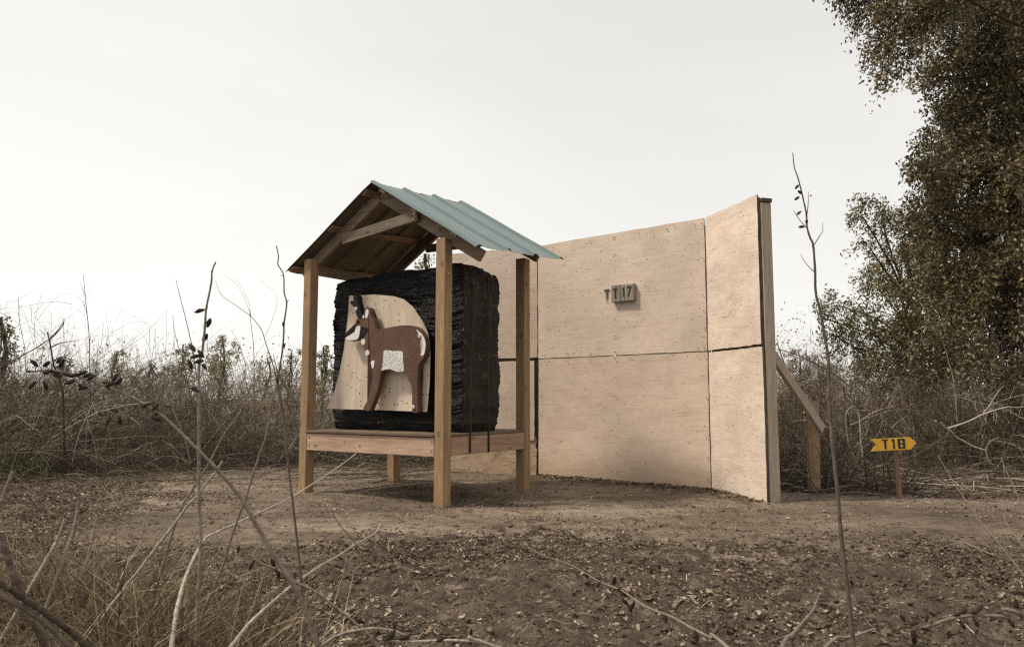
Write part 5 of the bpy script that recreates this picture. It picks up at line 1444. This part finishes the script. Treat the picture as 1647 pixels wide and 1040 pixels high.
stem(W_, 'thin reddish whip rising from the bottom centre left', 'stem', [(*p, 2.2) for p in [(534, 821), (540, 834), (550, 848), (564, 863), (573, 876), (585, 906), (591, 930), (594, 960), (599, 997), (601, 1030)]], 0.0028, 0.0012, 0.35, seed=10)
stem(W_, 'low stem with two dark pods crossing the arching stem near its foot', 'stem', [(*p, 1.9) for p in [(398, 890), (420, 905), (439, 912), (460, 924), (476, 936), (503, 948), (531, 969), (570, 1000), (594, 1021), (612, 1045)]], 0.0045, 0.002, 0.5, pods=[(410, 900, 1.9, 2.1), (436, 897, 1.9, 1.3), (443, 912, 1.9, 1.2), (382, 890, 1.9, -1.5, .02)], seed=11)
stem(W_, 'shallow arching grey twig at the bottom edge', 'stem', [(*p, 1.75) for p in [(673, 1031), (650, 1020), (625, 1012), (600, 1010), (564, 1015), (537, 1024), (512, 1041)]], 0.0040, 0.0022, 0.6, seed=12)
stem(W_, 'horizontal pale twig with brown buds on the bottom edge', 'stem', [(*p, 1.7) for p in [(609, 1028), (650, 1031), (688, 1030), (720, 1029), (752, 1030), (775, 1033), (800, 1041)]], 0.0040, 0.0022, 0.75, pods=[(622, 1028, 1.7, -.8), (640, 1027, 1.7, -.2), (633, 1024, 1.7, 2.9), (700, 1030, 1.7, -.2), (757, 1022, 1.7, -1.5, .016), (634, 1012, 1.7, -1.4, .016)], seed=13)
stem(W_, 'long dark creeping stem running down right across the dirt', 'stem', [(850, 880, 3.2), (872, 892, 3.05), (916, 907, 2.9), (940, 920, 2.75), (967, 936, 2.6), (998, 948, 2.5), (1019, 962, 2.4), (1041, 976, 2.3), (1082, 992, 2.15), (1112, 1009, 2.05), (1145, 1026, 1.95), (1172, 1042, 1.9)], 0.0045, 0.0016, 0.5,
     pods=[(941, 918, 2.75, 1.2), (966, 934, 2.6, 2.2), (988, 940, 2.5, -1.6), (993, 946, 2.5, .6), (1000, 948, 2.5, 1.0), (1000, 962, 2.4, .8), (1010, 970, 2.35, 1.2), (1020, 965, 2.35, 1.8), (1068, 985, 2.2, 1.5), (1118, 1012, 2.0, 1.5)], pod_len=0.03, seed=14)
D4 = 2.2
stem(W_, 'tall thin upright stem near the yellow sign with few dark leaves at its top', 'stem', [(*p, D4) for p in [(1275, 246), (1278, 270), (1284, 288), (1292, 320), (1297, 345), (1298, 365), (1303, 382), (1308, 395), (1311, 437), (1312, 470), (1319, 500), (1327, 545), (1332, 575), (1334, 640), (1338, 700), (1347, 790), (1352, 850), (1360, 920), (1367, 980), (1373, 1040)]], 0.0072, 0.0014, 0.22,
     pods=[(1285, 297, D4, 2.3, .021), (1283, 306, D4, .7, .02), (1286, 316, D4, 2.5, .022), (1289, 339, D4, 2.4, .02), (1298, 352, D4, 1.8, .018), (1284, 365, D4, -.1, .023), (1302, 316, D4, -.5, .010)],
     side=[[(1298, 345, D4), (1300, 325, D4), (1300, 308, D4)], [(1310, 393, D4), (1318, 380, D4), (1323, 372, D4), (1323, 357, D4)], [(1311, 438, D4), (1302, 430, D4), (1294, 420, D4), (1287, 408, D4)], [(1297, 366, D4), (1285, 352, D4), (1276, 338, D4)], [(1334, 570, D4), (1340, 556, D4), (1345, 548, D4)]], seed=15)
stem(W_, 'bud covered branch entering at the lower right corner', 'stem', [(*p, 1.8) for p in [(1457, 1014), (1477, 1010), (1500, 1004), (1526, 995), (1546, 991), (1581, 989), (1620, 992), (1680, 998)]], 0.0055, 0.0028, 0.45, root_down=True,
     pods=[(1457, 1000, 1.8, -2.2), (1462, 1004, 1.8, -.3), (1468, 1010, 1.8, 1.6), (1470, 1022, 1.8, 1.4), (1480, 1009, 1.8, .2), (1490, 1000, 1.8, -1.4, .02), (1533, 990, 1.8, -.3), (1546, 984, 1.8, -.2), (1560, 985, 1.8, -.3), (1570, 982, 1.8, -.5), (1544, 996, 1.8, 1.2), (1565, 992, 1.8, 1.3), (1622, 994, 1.8, 1.1), (1628, 955, 1.8, -.3), (1636, 950, 1.8, .4), (1634, 962, 1.8, 1.7)], pod_len=0.024, seed=16)
stem('fallen_wood', 'forked grey branch lying in leaves at the lower right', 'branch', [(1318, 956, 2.55), (1313, 968, 2.5), (1307, 982, 2.42), (1287, 1005, 2.3), (1272, 1023, 2.2), (1256, 1045, 2.1)], 0.008, 0.003, 0.45, side=[[(1290, 1012, 2.3), (1265, 1022, 2.25), (1243, 1030, 2.2), (1215, 1042, 2.1)]], seed=17)
stem('fallen_wood', 'thin pale stick lying left of the tall right stem foot', 'branch', [(1402, 1012, 2.3), (1380, 1020, 2.27), (1361, 1025, 2.25), (1328, 1041, 2.15)], 0.005, 0.003, 0.6, seed=18)
stem(W_, 'thin reddish stem leaning left past the yellow sign on the right', 'stem', [(1509, 732, 3.4), (1516, 745, 3.35), (1530, 768, 3.2), (1549, 798, 3.0), (1575, 835, 2.8), (1604, 870, 2.6), (1647, 925, 2.3), (1700, 990, 2.0)], 0.0030, 0.0013, 0.35, seed=19)
stem(W_, 'second thin reddish stem close to the right edge, upper one', 'stem', [(1610, 735, 2.9), (1618, 755, 2.85), (1635, 792, 2.7), (1660, 850, 2.5), (1700, 930, 2.2)], 0.0035, 0.0014, 0.3, seed=20)
stem(W_, 'short kinked thin stem near the right edge, lower one', 'stem', [(1617, 812, 2.8), (1617, 836, 2.75), (1630, 858, 2.6), (1655, 890, 2.4), (1700, 960, 2.1)], 0.0030, 0.0014, 0.4, seed=21)
# thick canes at the bottom left
def cane(label, pts, r0, r1_, tone, seed): return stem('dead_cane', label, 'cane', pts, r0, r1_, tone, S=9, seed=seed)
cane('thickest dark cane crossing the lower left corner, upper one of the bundle', [(-60, 905, 1.3), (0, 937, 1.33), (33, 958, 1.36), (82, 991, 1.42), (124, 1024, 1.48), (160, 1052, 1.52)], 0.0066, 0.0052, 0.12, 30)
cane('pale grey cane under the thickest one in the corner bundle', [(-60, 925, 1.30), (0, 958, 1.33), (45, 982, 1.38), (85, 1012, 1.42), (125, 1052, 1.46)], 0.0052, 0.0042, 0.35, 31)
cane('lowest cane of the corner bundle, steepest', [(-50, 920, 1.36), (20, 970, 1.4), (50, 995, 1.42), (80, 1025, 1.44), (100, 1052, 1.46)], 0.0035, 0.003, 0.5, 32)
cane('cane with broken top at the left edge above the bundle', [(2, 856, 1.5), (8, 885, 1.5), (24, 925, 1.5), (40, 965, 1.52), (60, 1010, 1.55)], 0.0066, 0.0058, 0.25, 33)
cane('cut straight cane stub at the left edge beside the brush', [(22, 757, 2.3), (12, 782, 2.3), (2, 808, 2.3), (-14, 850, 2.3)], 0.0068, 0.0064, 0.5, 34)
cane('upright cut stub rising from the dry grass', [(127, 801, 2.35), (125, 822, 2.35), (116, 862, 2.33), (100, 905, 2.3)], 0.0062, 0.0055, 0.5, 35)
cane('pale split stub leaning in the dry grass', [(105, 834, 2.3), (98, 852, 2.3), (90, 872, 2.3), (74, 900, 2.28)], 0.0052, 0.0042, 0.75, 36)

# pale dead branches in front of the right brush
def b8(l, D): return [(1220 + x / 3.0585, 520 + y / 3.0585, D) for x, y in l]
def dead(label, l, D, r0=0.007, r1_=0.003, tone=0.9, seed=1, side=()): return stem('dead_wood', label, 'branch', b8(l, D), r0, r1_, tone, root_down=False, side=[b8(s_, D) for s_ in side], seed=seed, S=6)
dead('pale hooked branch standing left of the yellow sign', [(478, 405), (455, 412), (432, 440), (430, 490), (436, 550), (450, 610), (474, 665), (500, 720)], 7.3, 0.009, 0.004, 0.75, 40)
dead('straight white branch standing close left of the yellow sign', [(486, 425), (494, 450), (500, 520), (503, 580), (511, 640), (513, 690)], 7.2, 0.009, 0.005, 0.95, 41)
dead('grey branch reaching right above the yellow sign', [(660, 405), (620, 418), (575, 432), (540, 452), (500, 480), (450, 500)], 7.6, 0.009, 0.004, 0.7, 42)
dead('thin pale twig crossing down to the sign top', [(600, 450), (620, 478), (655, 512), (690, 535), (720, 560)], 7.3, 0.006, 0.003, 0.85, 43, side=[[(655, 512), (690, 480), (735, 452)]])
dead('curved grey shoot left above the sign', [(536, 460), (542, 500), (530, 540), (500, 580), (470, 610)], 7.5, 0.006, 0.003, 0.6, 44)
dead('drooping grey shoot curving down behind the sign', [(606, 445), (608, 490), (590, 540), (556, 580), (500, 620)], 7.7, 0.006, 0.003, 0.6, 45)
dead('bright white branch arching in from the right edge', [(1330, 405), (1270, 413), (1230, 410), (1185, 420), (1145, 432), (1095, 450), (1040, 478), (980, 500), (930, 515)], 7.6, 0.010, 0.004, 1.0, 46, side=[[(1160, 428), (1172, 450), (1170, 488)], [(1235, 410), (1242, 425), (1240, 445)]])
dead('white crooked branch sagging towards the ground right of the sign', [(895, 485), (925, 515), (950, 532), (975, 560), (1010, 578), (1060, 605), (1115, 622)], 7.5, 0.009, 0.004, 0.95, 47, side=[[(1115, 622), (1122, 650), (1140, 680), (1160, 700)]])
dead('pale stick slanting up right at the far right', [(1205, 308), (1180, 335), (1155, 372), (1135, 405), (1105, 440)], 7.8, 0.007, 0.003, 0.9, 48)
dead('tall thin pale shoot standing in the brush right of the sign', [(905, 90), (922, 140), (938, 200), (955, 260), (965, 330), (975, 440), (978, 480)], 8.0, 0.006, 0.002, 0.8, 49)
dead('second pale branch dipping at the right edge below the white one', [(1110, 375), (1150, 388), (1200, 408), (1240, 435), (1290, 462), (1340, 475)], 7.7, 0.007, 0.003, 0.85, 50)
dead('curled pale shoot near the ground at right', [(1180, 560), (1140, 580), (1122, 610), (1124, 650), (1140, 690)], 7.4, 0.006, 0.003, 0.7, 51)
dead('dark arching branch right of the screen post', [(75, 125), (130, 135), (190, 155), (250, 185), (330, 225), (400, 270), (470, 330)], 8.0, 0.007, 0.004, 0.15, 52)
dead('short dark upright stick beside the screen post', [(90, 95), (105, 135), (128, 200), (150, 260)], 7.2, 0.007, 0.004, 0.1, 53)
dead('dark upright shoot behind the brace', [(293, 165), (297, 240), (305, 330), (312, 420), (316, 500)], 7.4, 0.006, 0.004, 0.1, 54)
# tall shoots above the left thicket
def z1(l, D): return [(x / 2.476, 380 + y / 2.476, D) for x, y in l]
def shoot(label, l, D, r0=0.005, r1_=0.0016, tone=0.2, seed=1, side=(), pods=()): return stem('tall_shoot', label, 'shoot', z1(l, D), r0, r1_, tone, side=[z1(s_, D) for s_ in side], seed=seed, S=5, pods=pods)
shoot('tallest bare shoot above the left thicket with a forked tip', [(332, 155), (338, 220), (346, 300), (355, 400), (358, 560), (360, 760)], 8.4, 0.007, 0.0024, side=[[(340, 240), (325, 200), (318, 180)], [(346, 310), (330, 260), (302, 235)]], seed=60)
shoot('beaded shoot leaning left of the podded stem', [(700, 172), (712, 220), (730, 290), (745, 350), (765, 440), (785, 560), (820, 720)], 8.6, 0.008, 0.0030, 0.1, 61)
shoot('short beaded shoot left of the taller one', [(688, 310), (692, 360), (705, 420), (730, 500), (760, 640), (790, 780)], 8.6, 0.006, 0.0024, 0.1, 62)
shoot('whippy shoot bending left with a spray of fine twigs', [(858, 175), (880, 230), (940, 275), (1000, 320), (1040, 370), (1060, 430), (1090, 520), (1120, 640), (1140, 800)], 8.7, 0.008, 0.0022, 0.25, 63, side=[[(1000, 320), (975, 250), (940, 190), (890, 155)], [(1000, 320), (990, 260), (960, 200), (930, 165)], [(1055, 400), (1085, 330), (1102, 240), (1040, 175)]])
shoot('slim upright shoot in the gap left of the bent stem', [(992, 290), (1000, 350), (1010, 440), (1012, 560), (1015, 700), (1018, 860)], 8.9, 0.007, 0.0026, 0.2, 64)
shoot('crooked dead snag with short limbs above the left brush', [(188, 380), (200, 430), (208, 480), (215, 520), (235, 560), (250, 640), (255, 800)], 7.8, 0.012, 0.007, 0.0, 65, side=[[(205, 440), (240, 425), (300, 415)], [(212, 495), (250, 480), (300, 495)], [(195, 410), (225, 380), (255, 340)]])
shoot('long thin cane lying diagonally over the far left brush', [(255, 325), (250, 355), (215, 395), (150, 440), (80, 480), (0, 525), (-60, 560)], 7.6, 0.009, 0.004, 0.05, 66)
rs_ = np.random.default_rng(400)
names_ = ['far left shoot among the fine twigs, %s', 'bare whip rising from the left thicket, %s']
# many lesser whips that nobody could count
xy = np.column_stack([rs_.uniform(-7.2, -1.6, 150), np.zeros(150)])
xy[:, 1] = 8.3 + 1.3 * sstep(-5, -2.4, xy[:, 0]) + rs_.random(150) * 4.0
n = len(xy); base = np.column_stack([xy, np.zeros(n)])
P = grow(base, np.column_stack([rs_.normal(size=n) * 0.16, rs_.normal(size=n) * 0.12, np.ones(n)]), 1.0 + 0.9 * rs_.random(n) ** 2 * (0.6 + 0.6 * (xy[:, 0] < -4.5)), 8, 0.0, 0.06, rs_)
bag = Bag(); V, F = tubes(P, taper(np.full(n, 0.0045), 8, 0.3), 3, 4); bag.add(V, F, np.repeat(rs_.random(n) * 0.6, 24))
C, _i = children(P, 500, 0.45, 0.4, 0.1 + 0.35 * rs_.random(500), 4, 0.0, 0.12, rs_); V, F = tubes(C, taper(np.full(500, 0.002), 4), 3, 5); bag.add(V, F, np.full(len(V), 0.3))
tag(link('bare_whips', bag.mesh('bare_whips'), TWIG), 'fine upright whips standing above the left thicket', 'shoots', kind='stuff')

# ------------------------------------------------------------------ pale air
if HAZE > 0:
    bm = bmesh.new(); bmesh.ops.create_cube(bm, size=1.0)
    for v in bm.verts: v.co = Vector((v.co.x * 900, v.co.y * 900, (v.co.z + 0.5) * 17.0 - 2.5))
    m = bpy.data.materials.new('air'); m.use_nodes = True; nt = m.node_tree; nt.nodes.clear()
    o_ = nt.nodes.new('ShaderNodeOutputMaterial'); vv = nt.nodes.new('ShaderNodeVolumePrincipled')
    vv.inputs['Density'].default_value = HAZE; vv.inputs['Color'].default_value = (0.97, 0.95, 0.92, 1); vv.inputs['Anisotropy'].default_value = 0.3
    nt.links.new(vv.outputs[0], o_.inputs['Volume'])
    tag(obj_bm('haze', bm, m), 'thin pale haze over the whole clearing and scrub', 'haze', kind='stuff')
